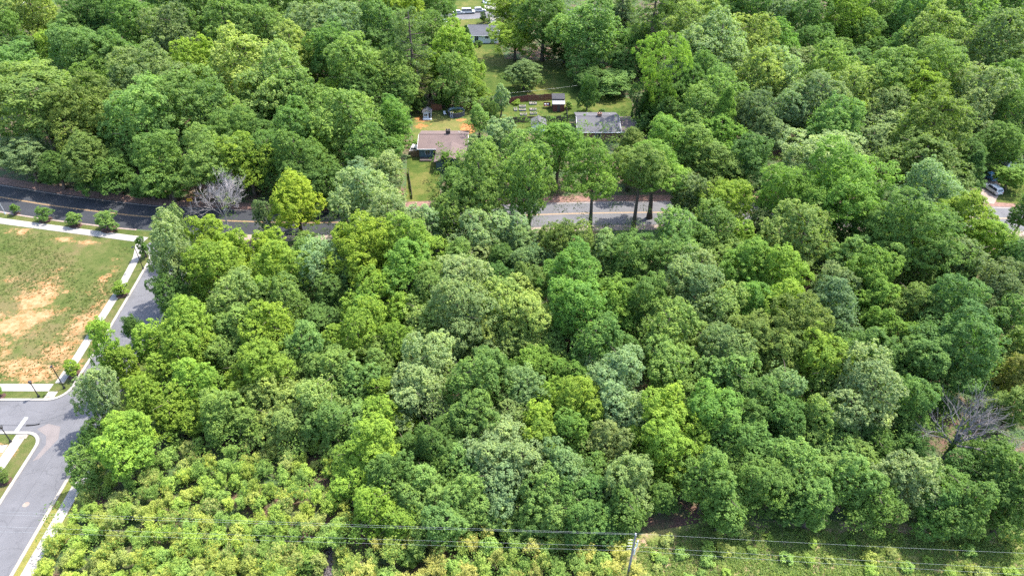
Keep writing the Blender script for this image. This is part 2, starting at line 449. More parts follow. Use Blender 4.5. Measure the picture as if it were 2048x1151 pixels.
structure('clay_stain', [(-72.0 + 0.5, 67.9), (-69.4, 66.6), (-68.6, 65.0), (-68.9, 62.0), (-68.2, 62.4), (-67.3, 66.0), (-68.2, 68.4), (-70.4, 69.0)], simple('clay_dust', (0.125, 0.108, 0.104), 0.95, vary=0.12, scale=0.7), 0.014)

def walk(name, line, w, slab=1.5, z=0.05):
    """sidewalk of separate concrete slabs with open joints"""
    root = empty(name); tag(root, kind='structure')
    L = [Vector(p) for p in line]
    for i in range(len(L) - 1):
        d = L[i + 1] - L[i]; n = max(1, round(d.length / slab)); t = d.normalized(); q = Vector((-t.y, t.x)) * (w / 2)
        for k in range(n):
            a = L[i] + d * (k / n) + t * 0.012; b = L[i] + d * ((k + 1) / n) - t * 0.012
            zz = z + rnd.uniform(-0.006, 0.006)
            MB().prism([tuple(a - q), tuple(b - q), tuple(b + q), tuple(a + q)], 0.0, zz).build('slab', 'concrete', root)
    return root
walk('main_sidewalk', [(-170, 141.5), (-140, 134.2), (-111.5, 126.1), (-93.2, 122.15), (-76.6, 118.6)], 1.95)
walk('side_sidewalk', [(-77.3, 117.3), (-75.8, 112.6), (-74.45, 102), (-74.0, 94), (-73.2, 83.5), (-73.1, 77.45)], 1.45)
walk('branch_sidewalk', [(-150, 76.7), (-73.9, 76.45)], 1.6)
walk('corner_ramp', [(-73.1, 75.6), (-73.1, 74.1)], 1.5)
walk('south_sidewalk', [(-73.2, 66.9), (-73.0, 60.3), (-72.8, 50), (-72.4, 30)], 1.6)
walk('south_branch_sidewalk', [(-150, 64.4), (-74.1, 64.2)], 1.4)
walk('east_sidewalk', [(-59.8, 30), (-60.4, 62)], 1.5)
for px, py in ((97, 795), (47, 873)):
    c = W(px, py); MB().box(c.x - 0.6, c.y - 0.35, 0.05, c.x + 0.6, c.y + 0.35, 0.064).build('tactile_plate', 'gutter', bpy.data.objects['corner_ramp' if py < 800 else 'south_sidewalk'])

# lawns and yards
structure('backyard_lawn', PX((824, 214), (945, 211), (958, 232), (955, 262), (930, 275), (926, 312), (826, 318)), 'backyard', 0.005)
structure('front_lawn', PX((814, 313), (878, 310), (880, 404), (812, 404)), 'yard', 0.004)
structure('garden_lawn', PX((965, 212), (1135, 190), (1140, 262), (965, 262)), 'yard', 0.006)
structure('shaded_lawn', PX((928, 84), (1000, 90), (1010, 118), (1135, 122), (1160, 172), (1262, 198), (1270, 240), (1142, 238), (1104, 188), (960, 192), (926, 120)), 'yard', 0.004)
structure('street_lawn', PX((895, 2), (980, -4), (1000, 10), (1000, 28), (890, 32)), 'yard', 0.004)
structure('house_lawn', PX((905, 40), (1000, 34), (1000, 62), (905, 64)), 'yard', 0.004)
bs = [Vector((-60, 265.5)), Vector((-22, 268.5)), Vector((-12, 270.5)), Vector((40, 276))]
bsr = ribbon('back_street', bs, 0.0, 8.5, 'street', 0.012)
structure('house_driveway', PX((976, 36), (992, 34), (992, 54), (977, 54)), 'concrete', 0.015)
structure('upper_driveway', PX((964, -6), (992, -8), (992, 20), (970, 16)), 'concrete', 0.015)
structure('left_driveway', PX((868, 34), (900, 34), (903, 60), (872, 58)), 'gutter', 0.015)
structure('right_driveway', PX((1958, 404), (1988, 408), (2004, 378), (1992, 344), (1970, 346), (1966, 372)), 'gutter', 0.016)
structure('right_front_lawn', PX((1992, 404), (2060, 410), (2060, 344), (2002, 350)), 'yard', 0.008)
structure('hidden_driveway', PX((1706, 290), (1742, 300), (1752, 322), (1732, 334), (1704, 330)), 'gutter', 0.012)
structure('power_corridor', [tuple(W(*p))[:2] for p in ((1240, 1075), (1420, 1040), (1700, 1040), (2100, 1062))] + [(75, 8), (10, 8)], 'rough', 0.006)
structure('stream_bank', PX((560, 1100), (700, 1085), (720, 1180), (540, 1180)), 'rough', 0.006)
structure('drainage_ditch', PX((649, 1070), (663, 1070), (664, 1110), (668, 1190), (645, 1190), (648, 1110)), 'mud', 0.012)

# ------------------------------------------------------------------ foliage
def unit(a):
    return a / np.maximum(np.linalg.norm(a, axis=-1, keepdims=True), 1e-9)

def rdirs(rng, n):
    return unit(rng.normal(size=(n, 3)))

def leaf_quads(rng, c, nrm, L, Wd, tint, along=None):
    """rhombic leaves at c facing nrm, long axis near 'along' when given"""
    n = len(c)
    a = rdirs(rng, n) if along is None else unit(along + 0.25 * rng.normal(size=(n, 3)))
    a = unit(a - nrm * np.sum(a * nrm, axis=1, keepdims=True))
    b = np.cross(nrm, a)
    L = (L * rng.uniform(0.7, 1.25, n))[:, None]; Wd = (Wd * rng.uniform(0.7, 1.25, n))[:, None]
    v = np.empty((n, 4, 3), np.float32)
    v[:, 0] = c - a * L * 0.5; v[:, 2] = c + a * L * 0.5
    v[:, 1] = c + b * Wd * 0.5 + a * L * 0.06; v[:, 3] = c - b * Wd * 0.5 + a * L * 0.06
    return v, tint.astype(np.float32)

def leaf_mesh(name, parts):
    v = np.concatenate([p[0] for p in parts]); t = np.concatenate([p[1] for p in parts])
    n = len(v)
    me = bpy.data.meshes.new(name)
    me.vertices.add(n * 4); me.vertices.foreach_set('co', v.reshape(-1))
    me.loops.add(n * 4); me.loops.foreach_set('vertex_index', np.arange(n * 4, dtype=np.int32))
    me.polygons.add(n); me.polygons.foreach_set('loop_start', np.arange(0, n * 4, 4, dtype=np.int32))
    at = me.attributes.new('tint', 'FLOAT', 'FACE'); at.data.foreach_set('value', t)
    me.update(calc_edges=True)
    me.materials.append(M['leaf'])
    return me

def bumps(rng, k, zmin=-0.3):
    d = rdirs(rng, k * 4); d = d[d[:, 2] > zmin][:k]
    return d

def lobed(d, B, cw):
    """0..1 height of the nearest of the lobes B (unit directions) under directions d"""
    m = (d @ B.T).max(axis=1)
    return np.sqrt(np.clip((m - cw) / (1 - cw), 0, 1))

def tuft_leaves(rng, P, D, rs, per, L, Wd, upb=0.5, rand=0.7, tint_c=None, squash=0.8):
    """clusters of leaves: P cluster centres, D their outward directions, rs radii"""
    n = len(P)
    idx = np.repeat(np.arange(n), per)
    d = rdirs(rng, len(idx))
    flip = np.sum(d * D[idx], axis=1) < -0.25
    d[flip] -= 2 * D[idx][flip] * np.sum(d[flip] * D[idx][flip], axis=1, keepdims=True)
    r = rs[idx] * rng.uniform(0.55, 1.05, len(idx))
    off = d * r[:, None]; off[:, 2] *= squash
    c = P[idx] + off
    nr = unit(d + upb * np.array([0, 0, 1.0]) + rand * rng.normal(size=d.shape))
    t = 0.5 + 0.12 * rng.normal(size=len(idx)) + (tint_c[idx] if tint_c is not None else 0)
    return leaf_quads(rng, c, nr, L, Wd, np.clip(t, 0, 1))

def crown_mesh(name, kind, R, h, seed, dens=1.0):
    rng = np.random.default_rng(seed)
    L = (0.16 if kind == 'u' else 0.18) + 0.0235 * R; Wd = 0.62 * L
    if kind == 'o':
        z0, z1 = 0.16 * h, h
    elif kind == 'h':
        z0, z1 = 0.46 * h, h; kind = 'o'
    elif kind == 's':
        z0, z1 = 0.10 * h, h
    elif kind == 'c':
        z0, z1 = 0.10 * h, h
    elif kind == 'v':
        z0, z1 = 0.0, h
    else:
        z0, z1 = 0.12 * h, h
    zc, rz = (z0 + z1) / 2, (z1 - z0) / 2
    area = 4 * math.pi * (R * R + 2 * R * rz) / 3 * 0.8
    ov = 1.0
    if kind in ('o', 'u', 's'):
        shape = np.array([R, R, rz])
        rs0 = {'o': 0.26 + 0.070 * R, 'u': 0.24 + 0.075 * R, 's': 0.20 + 0.054 * R}[kind]
        K = {'o': 11, 'u': 6, 's': 10}[kind]
        core = {'o': 0.60, 'u': 0.62, 's': 0.54}[kind]
        subs = [(np.array([0, 0, -0.06]), np.array([core, core, core * 1.3]))]
        a0 = rng.random() * 6.283; lean = rng.normal(size=2) * 0.10
        for i in range(K):
            th = a0 + i * 2.39996 + rng.normal() * 0.45
            zo = rng.uniform(-0.72, 0.52); dist = rng.uniform(0.34, 0.80) * (1.0 if zo < 0.1 else 1.0 - 0.75 * (zo - 0.1)); r1 = rng.uniform(0.22, 0.46)
            subs.append((np.array([math.cos(th) * dist + lean[0], math.sin(th) * dist + lean[1], zo]), np.array([r1, r1, r1 * rng.uniform(0.75, 1.2)])))
        for i in range(2):
            subs.append((np.array([rng.normal() * 0.22, rng.normal() * 0.22, 0.56]), np.array([0.34, 0.34, rng.uniform(0.30, 0.44)])))
        Ps, Ds, Ls = [], [], []
        for i, (cc, rr) in enumerate(subs):
            sa = 4 * math.pi * (rr[0] ** 2 * R * R + 2 * rr[0] * rr[2] * R * rz) / 3
            k = int(1.15 * sa / (rs0 ** 2 * 2.2)) + 4
            d = rdirs(rng, k); B = bumps(rng, 9, -0.6); lb = lobed(d, B, 0.80)
            rad = 0.74 + 0.30 * lb + 0.08 * rng.normal(size=k)
            rad = np.where(rng.random(k) < 0.10, rad * rng.uniform(1.05, 1.32, k), rad)
            p = cc + d * rr * rad[:, None]
            keep = (p[:, 2] > -0.97)
            for j, (c2, r2) in enumerate(subs):
                if j != i: keep &= (np.sum(((p - c2) / r2) ** 2, axis=1) > 0.62)
            keep &= ~((d[:, 2] < -0.35) & (rng.random(k) < 0.6))
            Ps.append(p[keep]); Ds.append(unit(d[keep] / rr)); Ls.append(lb[keep] + rng.normal() * 0.9)
        P = np.concatenate(Ps) * shape; D = unit(np.concatenate(Ds)); lb = np.concatenate(Ls)
        ns = len(P)
        P[:, 2] += zc
        rs = rs0 * rng.uniform(0.45, 1.30, ns)
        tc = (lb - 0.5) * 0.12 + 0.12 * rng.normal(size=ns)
        per = max(8, int(1.9 * dens * area / (0.5 * L * Wd) / ns))
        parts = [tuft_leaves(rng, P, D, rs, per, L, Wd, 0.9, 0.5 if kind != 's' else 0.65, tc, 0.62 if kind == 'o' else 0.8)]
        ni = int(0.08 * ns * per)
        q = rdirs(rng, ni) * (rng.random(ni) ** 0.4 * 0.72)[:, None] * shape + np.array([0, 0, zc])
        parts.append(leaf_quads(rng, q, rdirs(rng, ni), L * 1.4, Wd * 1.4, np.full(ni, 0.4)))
    elif kind in ('c', 'v'):
        rs0 = 0.26 + 0.07 * R
        ns = int(1.35 * area / (rs0 ** 2 * 2.2))
        zn = rng.random(ns) ** (0.8 if kind == 'c' else 1.0)
        th = rng.random(ns) * 2 * math.pi
        if kind == 'c':
            pr = (1 - zn) ** 0.75 * (0.86 + 0.18 * np.sin(zn * 42 + th * 2))
        else:
            head = np.sqrt(np.clip(1 - ((zn - 0.80) / 0.215) ** 2, 0, 1))
            pr = np.maximum(head, np.where(zn < 0.85, 0.46 + 0.12 * np.cos(zn * 14 + th), 0))
        lump = 1 + 0.22 * np.sin(3 * th + 9 * zn + seed) * np.cos(11 * zn - 2 * th) + 0.08 * rng.normal(size=ns)
        rr = R * pr * lump
        P = np.stack([rr * np.cos(th), rr * np.sin(th), z0 + zn * (z1 - z0)], 1)
        D = unit(np.stack([np.cos(th), np.sin(th), 0.3 + 0.5 * zn], 1))
        rs = rs0 * rng.uniform(0.6, 1.3, ns)
        per = max(8, int(2.2 * dens * area / (0.5 * L * Wd) / ns))
        parts = [tuft_leaves(rng, P, D, rs, per, L, Wd, 0.5, 0.7, 0.1 * rng.normal(size=ns), 0.9)]
    elif kind == 'p':
        z0 = 0.35 * h; parts = []
        nb = int(46 + 5 * R)
        C, DD, RS = [], [], []
        for i in range(nb):
            zn = (i + rng.random()) / nb; th = rng.random() * 6.283
            ln = R * (1.05 - 0.55 * zn ** 1.4) * rng.uniform(0.55, 1.1)
            for k in range(5):
                f = 0.35 + 0.65 * (k + rng.random()) / 5
                C.append((math.cos(th + rng.normal() * 0.12) * ln * f, math.sin(th + rng.normal() * 0.12) * ln * f, z0 + zn * (h - z0) * 0.97 + 0.16 * ln * f + rng.normal() * 0.2))
                DD.append((math.cos(th) * 0.4, math.sin(th) * 0.4, 1)); RS.append(0.22 + 0.07 * R * rng.uniform(0.6, 1.2))
        C = np.array(C); DD = unit(np.array(DD)); RS = np.array(RS)
        n = len(C); per = 34; idx = np.repeat(np.arange(n), per)
        d = unit(rdirs(rng, n * per) + 0.5 * DD[idx])
        c = C[idx] + d * (RS[idx] * rng.uniform(0.2, 1.0, n * per))[:, None]
        parts.append(leaf_quads(rng, c, unit(rdirs(rng, n * per) + np.array([0, 0, 0.4])), 0.34 + 0.02 * R, 0.10 + 0.008 * R, np.clip(0.5 + 0.2 * rng.normal(size=n * per), 0, 1), d))
    return leaf_mesh(name, parts)

def trunk_mesh(name, kind, R, h, seed):
    r = random.Random(seed); mb = MB()
    rb = 0.10 + 0.014 * h + 0.02 * R
    top = {'h': 0.80, 'o': 0.62, 's': 0.86, 'u': 0.6, 'c': 0.9, 'v': 0.8, 'p': 0.97}[kind] * h
    path, rad = [], []
    dx, dy = r.uniform(-1, 1) * 0.03, r.uniform(-1, 1) * 0.03
    n = 7
    for i in range(n + 1):
        f = i / n
        path.append((dx * f * h + 0.06 * math.sin(f * 5 + seed), dy * f * h + 0.06 * math.cos(f * 4 + seed), f * top))
        rad.append(rb * (1.35 if i == 0 else 1.0) * (1 - 0.78 * f))
    mb.tube(path, rad, 8)
    nl = {'h': 9, 'o': 8, 's': 10, 'u': 4, 'c': 4, 'v': 5, 'p': 22}[kind]
    for i in range(nl):
        f = 0.38 + 0.58 * i / nl
        if kind == 'p': f = 0.42 + 0.55 * i / nl
        if kind == 'h': f = 0.54 + 0.44 * i / nl
        k = min(n - 1, int(f * n)); p = Vector(path[k]).lerp(Vector(path[k + 1]), f * n - k)
        th = i * 2.4 + r.random(); ln = R * r.uniform(0.55, 0.85) * (1 - 0.45 * max(0, f - 0.4))
        up = 0.75 if kind in 'ouh' else 0.45
        if kind == 'p': up = 0.16
        pts = [p]
        for s in (0.35, 0.7, 1.0):
            pts.append(p + Vector((math.cos(th + 0.3 * s) * ln * s, math.sin(th + 0.3 * s) * ln * s, ln * up * s * (1.2 - 0.3 * s))))
        r0 = rb * 0.42 * (1 - 0.5 * f)
        mb.tube(pts, [r0, r0 * 0.7, r0 * 0.45, r0 * 0.15], 5)
    me = bpy.data.meshes.new(name)
    me.from_pydata([tuple(v) for v in mb.v], [], mb.f); me.update(); me.materials.append(M['bark'])
    for p in me.polygons: p.use_smooth = True
    return me

def height_for(kind, R):
    return {'h': 9 + 1.8 * R, 'o': min(23, 5.5 + 1.75 * R), 's': min(24, 4.5 + 1.65 * R), 'u': min(11, 1.2 + 1.9 * R), 'c': 5 + 3.0 * R, 'v': 7 + 2.6 * R, 'p': min(27, 9 + 2.2 * R)}[kind]

CLASSES = {'h': (5.4,), 'o': (1.5, 2.6, 3.9, 5.6, 8.2, 11.5), 's': (1.5, 2.6, 3.9, 5.6, 8.0), 'u': (1.0, 2.0, 3.4), 'c': (2.0, 3.6), 'v': (2.4, 6.0), 'p': (3.6, 6.4)}
VARS = {'h': 3, 'o': 3, 's': 4, 'u': 3, 'c': 1, 'v': 1, 'p': 1}
_lib = {}
def tree_lib(kind, R, rr):
    cl = min(CLASSES[kind], key=lambda c: abs(math.log(c / R))); v = rr.randrange(VARS[kind])
    key = (kind, cl, v)
    if key not in _lib:
        seed = hash_int(kind) * 1000 + int(cl * 10) * 7 + v * 131
        h = height_for(kind, cl)
        _lib[key] = (crown_mesh('crown', kind, cl, h, seed), trunk_mesh('trunk', kind, cl, h, seed), cl, h)
    return _lib[key]
def hash_int(s): return sum(ord(ch) * (i + 3) for i, ch in enumerate(s))

PAL = {  # leaf colours (reflectance) and the words for them
    'dk': ((0.071, 0.134, 0.033), 'dark green'), 'md': ((0.102, 0.178, 0.043), 'mid-green'), 'lt': ((0.142, 0.225, 0.058), 'light green'),
    'pl': ((0.186, 0.256, 0.108), 'pale grey-green'), 'py': ((0.202, 0.269, 0.073), 'pale yellow-green'), 'yl': ((0.169, 0.254, 0.037), 'bright yellow-green'),
    'gd': ((0.197, 0.265, 0.030), 'golden-green'), 'ol': ((0.124, 0.178, 0.043), 'olive'), 'ob': ((0.129, 0.170, 0.054), 'bronze-olive'),
    'bl': ((0.097, 0.168, 0.044), 'blue-green'), 'pb': ((0.145, 0.212, 0.075), 'pale blue-green'), 'br': ((0.121, 0.214, 0.039), 'vivid green'),
    'gy': ((0.122, 0.176, 0.071), 'dull grey-green'), 'oc': ((0.169, 0.189, 0.047), 'ochre'), 'tn': ((0.160, 0.214, 0.077), 'tan-green')}
KIND = {'h': ('oak_tree', 'umbrella-crowned tree', 'umbrella-crowned trees'), 'o': ('oak_tree', 'round-crowned tree', 'round trees'), 's': ('broadleaf_tree', 'feathery tree', 'feathery trees'),
        'u': ('small_tree', 'low bushy tree', 'bushy trees'), 'c': ('conical_tree', 'conical tree', 'conical trees'),
        'v': ('vine_covered_tree', 'vine-draped tree', 'vine-draped trees'), 'p': ('pine_tree', 'pine', 'pines')}

# where no trunk may stand (ground outlines)
def inside(poly, x, y):
    c = False; j = len(poly) - 1
    for i in range(len(poly)):
        xi, yi = poly[i][0], poly[i][1]; xj, yj = poly[j][0], poly[j][1]
        if (yi > y) != (yj > y) and x < (xj - xi) * (y - yi) / (yj - yi) + xi: c = not c
        j = i
    return c
KEEP = [[(-200, 0), (-58.6, 0), (-59.6, 70), (-60.5, 119), (-200, 150)],
        [tuple(p) for p in offset(ROAD, 7.0)] + [tuple(p) for p in reversed(offset(ROAD, -6.2))],
        PX((822, 226), (945, 222), (955, 262), (930, 318), (825, 318)), PX((816, 312), (876, 312), (872, 404), (814, 404)),
        PX((975, 205), (1135, 188), (1140, 262), (975, 262)),
        PX((930, 88), (995, 92), (1005, 120), (1130, 126), (1150, 172), (1262, 205), (1262, 240), (1142, 236), (1104, 186), (962, 190), (930, 120)),
        PX((1142, 222), (1268, 222), (1268, 282), (1142, 282)), PX((905, -10), (1000, -10), (1000, 62), (905, 64)), PX((920, 50), (1004, 50), (1000, 96), (925, 96)),
        PX((1950, 346), (2004, 346), (2010, 412), (1940, 412)), PX((866, 32), (902, 32), (904, 60), (870, 60)), PX((1704, 288), (1750, 300), (1752, 326), (1704, 334)),
        [tuple(W(*p))[:2] for p in ((1245, 1095), (1420, 1070), (2200, 1108))] + [(120, -10), (5, -10)],
        PX((644, 1080), (668, 1080), (670, 1190), (640, 1190))]
def free(x, y):
    return not any(inside(p, x, y) for p in KEEP)

# kind, colour, centre px, centre py, half-width px [, extra words | !]   as read off the photograph
TREES = """
o md 8 30 26|s py 70 26 46|u bl 55 100 24|s pl 20 104 18|u yl 96 92 26|o lt 142 66 34|o dk 178 34 52|s dk 215 70 34|s md 270 55 48|s md 335 14 54|s md 400 18 50|s gy 345 74 48|s lt 452 55 54|s md 228 120 46|o lt 152 112 50|o lt 14 138 42|o ol 70 205 108|o ob 292 150 66|o ol 188 222 56|o lt 285 236 68|s yl 398 132 46|o lt 402 212 66|s py 482 140 70|s md 500 40 46|s md 390 75 40
o gy 52 312 54|o ol 172 312 46|u dk 112 338 34|u dk 225 345 44|u bl 262 300 44|o md 322 318 48|u dk 300 372 34|u yl 330 360 28|o lt 425 316 50|s yl 494 322 46|s pb 356 456 24|s pl 342 508 54|o gd 414 484 46|o gd 468 502 42|s yl 424 546 54|u dk 283 490 12|o md 470 275 46|s lt 440 250 46
s md 537 14 48|s md 612 18 48|s lt 667 12 46|s md 726 26 50|o gd 812 14 40|o md 872 8 34|s lt 538 70 46|o pl 612 64 48|o pl 684 66 50|s lt 762 60 50|p gy 820 84 40|p ob 834 152 34|s lt 864 70 34|s yl 902 106 48|c dk 934 96 14|o yl 857 136 26|s lt 912 156 36|s lt 712 142 58|s md 667 106 50|s py 588 108 46|s lt 775 158 46|s md 730 186 40
s py 566 172 62|s lt 596 202 48|s md 588 262 50|s lt 706 250 58|o br 788 240 36|s lt 800 190 30|u yl 640 230 20|u dk 834 202 24|u md 886 190 20|u yl 952 178 24|u pl 1002 198 17|u bl 982 220 15|o lt 957 234 18 !|o pl 1004 274 36|o pl 950 302 18 !
o yl 1030 72 36|o pb 1045 142 42 @1048,178|o dk 1086 36 56|o dk 1130 96 30|s lt 1176 66 64|p gy 1244 18 26|p ol 1310 36 50|u bl 1250 122 26|u dk 1184 156 34|u lt 1228 166 36|u dk 1176 184 22|v yl 1324 150 36|v dk 1276 204 15|s py 1392 60 48|s pl 1440 100 58|s pl 1392 114 50|s py 1500 92 48|s md 1450 14 46|s md 1500 22 46|s md 1400 156 44|s md 1384 186 38|s lt 1436 198 46|s py 1514 160 48|s lt 1402 236 40|c br 1446 246 26|s gy 1510 232 44|u bl 1290 245 18
o br 1116 296 54|o ol 1262 308 46|o br 1332 284 52|o lt 1392 298 42|h br 1152 338 58 @1179,470|h ol 1240 338 54 @1266,462|h br 1346 328 62 @1298,436|o lt 1434 330 44|o lt 1474 352 26|s gy 1376 392 38|o yl 1459 410 44|s gy 1519 456 28|o bl 1500 316 38|s lt 1060 372 54|s lt 1044 318 50|s ol 1124 494 44|s pb 1214 506 36|s lt 1350 480 48|s lt 1428 470 44|o yl 1478 474 24|s lt 1336 528 44|o md 1260 520 40|s pl 1400 550 46|o br 1500 530 50|o br 1150 552 56|o ol 1050 566 30|s pb 1076 528 26
s pl 1556 40 38|s md 1612 45 42|s yl 1685 34 46|s md 1740 24 36|u br 1570 70 15|u md 1680 108 30|s dk 1788 14 32|s lt 1822 34 44|s lt 1925 30 58|s py 1860 80 54|s bl 1806 92 34|s pb 1990 96 58|s dk 2000 14 46|s lt 1656 150 48|s pl 1552 156 46|s py 1700 190 46|s pl 1636 212 50|s lt 1660 252 48|s pl 1576 224 40|o lt 1776 156 48|o lt 1876 142 60|s yl 1830 192 48|s pl 1774 222 34|s ol 1860 258 64|s pl 1958 202 54|o br 2018 170 36|s md 2024 240 44|s md 2004 292 44
o pl 1636 318 68|o br 1686 372 72|o br 1570 392 54|o br 1632 428 44|s ol 1836 326 72|s pl 1850 386 58|s gy 1761 420 40|c dk 1940 350 28|o br 2022 350 28|o dk 2036 420 28 @2025,472|s py 1604 478 60|o md 1824 462 72|o yl 1925 440 52|o yl 1972 488 42|o md 1748 468 44|o md 1760 512 38|o lt 1702 516 36|u br 1676 536 22|o br 1743 552 46|o yl 1560 546 50|s gy 1660 576 40|s lt 1832 536 44|s gy 1922 530 50|s dk 2026 528 46|s gy 2012 572 44
o yl 1566 610 48|o ol 1598 655 56|o gy 1671 618 48|o br 1748 602 34|o br 1752 648 24|s ol 1810 616 44|o bl 1910 612 54|s gy 1992 604 44|s bl 2012 644 40|o bl 1936 690 66|o bl 1850 722 44|o bl 1726 712 48|o yl 1630 718 48|o ol 1560 715 42|s pb 1560 780 46|s lt 1640 768 40|s pl 1730 796 66|o md 1812 806 40|s lt 1632 838 38|s md 1568 838 38|o oc 2036 752 34|o ol 2036 690 26|u dk 1884 800 30|o ol 2030 812 30
s lt 1598 936 42|s md 1546 968 36|s lt 1698 968 44|s md 1630 1004 38|s pl 1806 962 48|s md 1748 1006 42|s md 1922 1008 50|s md 2010 952 56|s md 2026 1012 44|s md 1872 1016 34|u dk 1812 886 34|u bl 1588 1020 28|u dk 1985 915 28
s pl 1044 926 44|s pb 1130 940 46|s pb 1249 958 48|s md 1182 992 34|s lt 1086 996 42|u dk 1324 996 32|s md 1414 964 50|s md 1500 974 44|s md 1450 1016 38|s tn 1214 896 40|o yl 1331 896 42|o yl 1074 886 32|o br 1144 868 34|s md 1450 882 44|s md 1250 1022 36
o br 1150 616 54|o br 1226 610 40|s py 1062 640 50|s py 1036 606 40|s lt 1130 642 34|s md 1186 696 50|u br 1114 746 28|o yl 1150 804 42|o yl 1082 842 28|s pb 1056 786 40|s pl 1236 750 52|s pl 1230 812 48|s lt 1330 676 56|s lt 1336 742 52|s pb 1436 706 50|s lt 1450 756 48|s tn 1398 594 54|s py 1436 634 44|o md 1294 598 44|o br 1500 610 36|o ol 1506 680 44|o yl 1332 828 46|o br 1414 820 48|s bl 1500 800 46|s md 1486 838 38
s yl 527 594 36|s lt 572 612 44|s yl 552 658 48|u bl 652 604 27|u dk 682 624 20|s yl 750 594 44|o br 732 620 28|s yl 717 676 50|s yl 796 632 34|s yl 800 690 34|s tn 912 622 66|s py 850 652 44|s py 1000 626 48|o yl 532 744 46|s lt 612 702 44|s lt 662 746 44|s lt 750 750 34|s pl 862 726 50|s pl 837 792 48|s bl 937 774 58|s md 990 742 38|s bl 956 838 46|s yl 762 834 34|s yl 762 790 28|s py 638 800 44|u py 576 800 42|s lt 662 842 42
s dk 345 592 44|u dk 266 660 22|o yl 376 650 54|s py 462 614 54|o yl 214 702 30|o yl 300 690 40|s yl 362 714 48|s yl 246 736 38|s pl 202 790 46|s yl 296 800 48|s yl 388 776 44|s yl 490 756 36|o yl 264 866 52|s lt 438 828 40|s lt 476 662 44|u dk 196 862 28
o yl 240 908 48|s lt 166 934 36|u dk 178 892 24|o yl 750 894 42|s md 782 964 44|s lt 850 964 36|s lt 925 992 40|s pl 970 924 44|s dk 862 894 42|s yl 750 1014 40
o gd 588 396 48|s gy 526 432 20|u dk 652 362 38|s md 726 306 44|s md 592 318 50|s md 530 316 40|o pl 718 356 40|s pl 738 402 56|s pl 772 346 32|s pl 776 446 54|u br 692 464 28|s pl 852 448 38|s md 910 362 32|s lt 962 376 64|s lt 968 324 42|s lt 898 442 44|s pl 962 464 38|o gd 732 494 56|o yl 812 494 54|o br 812 546 54|s lt 912 522 34|s pl 926 562 54|o gd 542 498 40|o yl 552 540 48|s lt 608 508 36|s pl 638 536 44|u lt 612 484 24|u dk 1002 528 34|s lt 860 600 46
"""
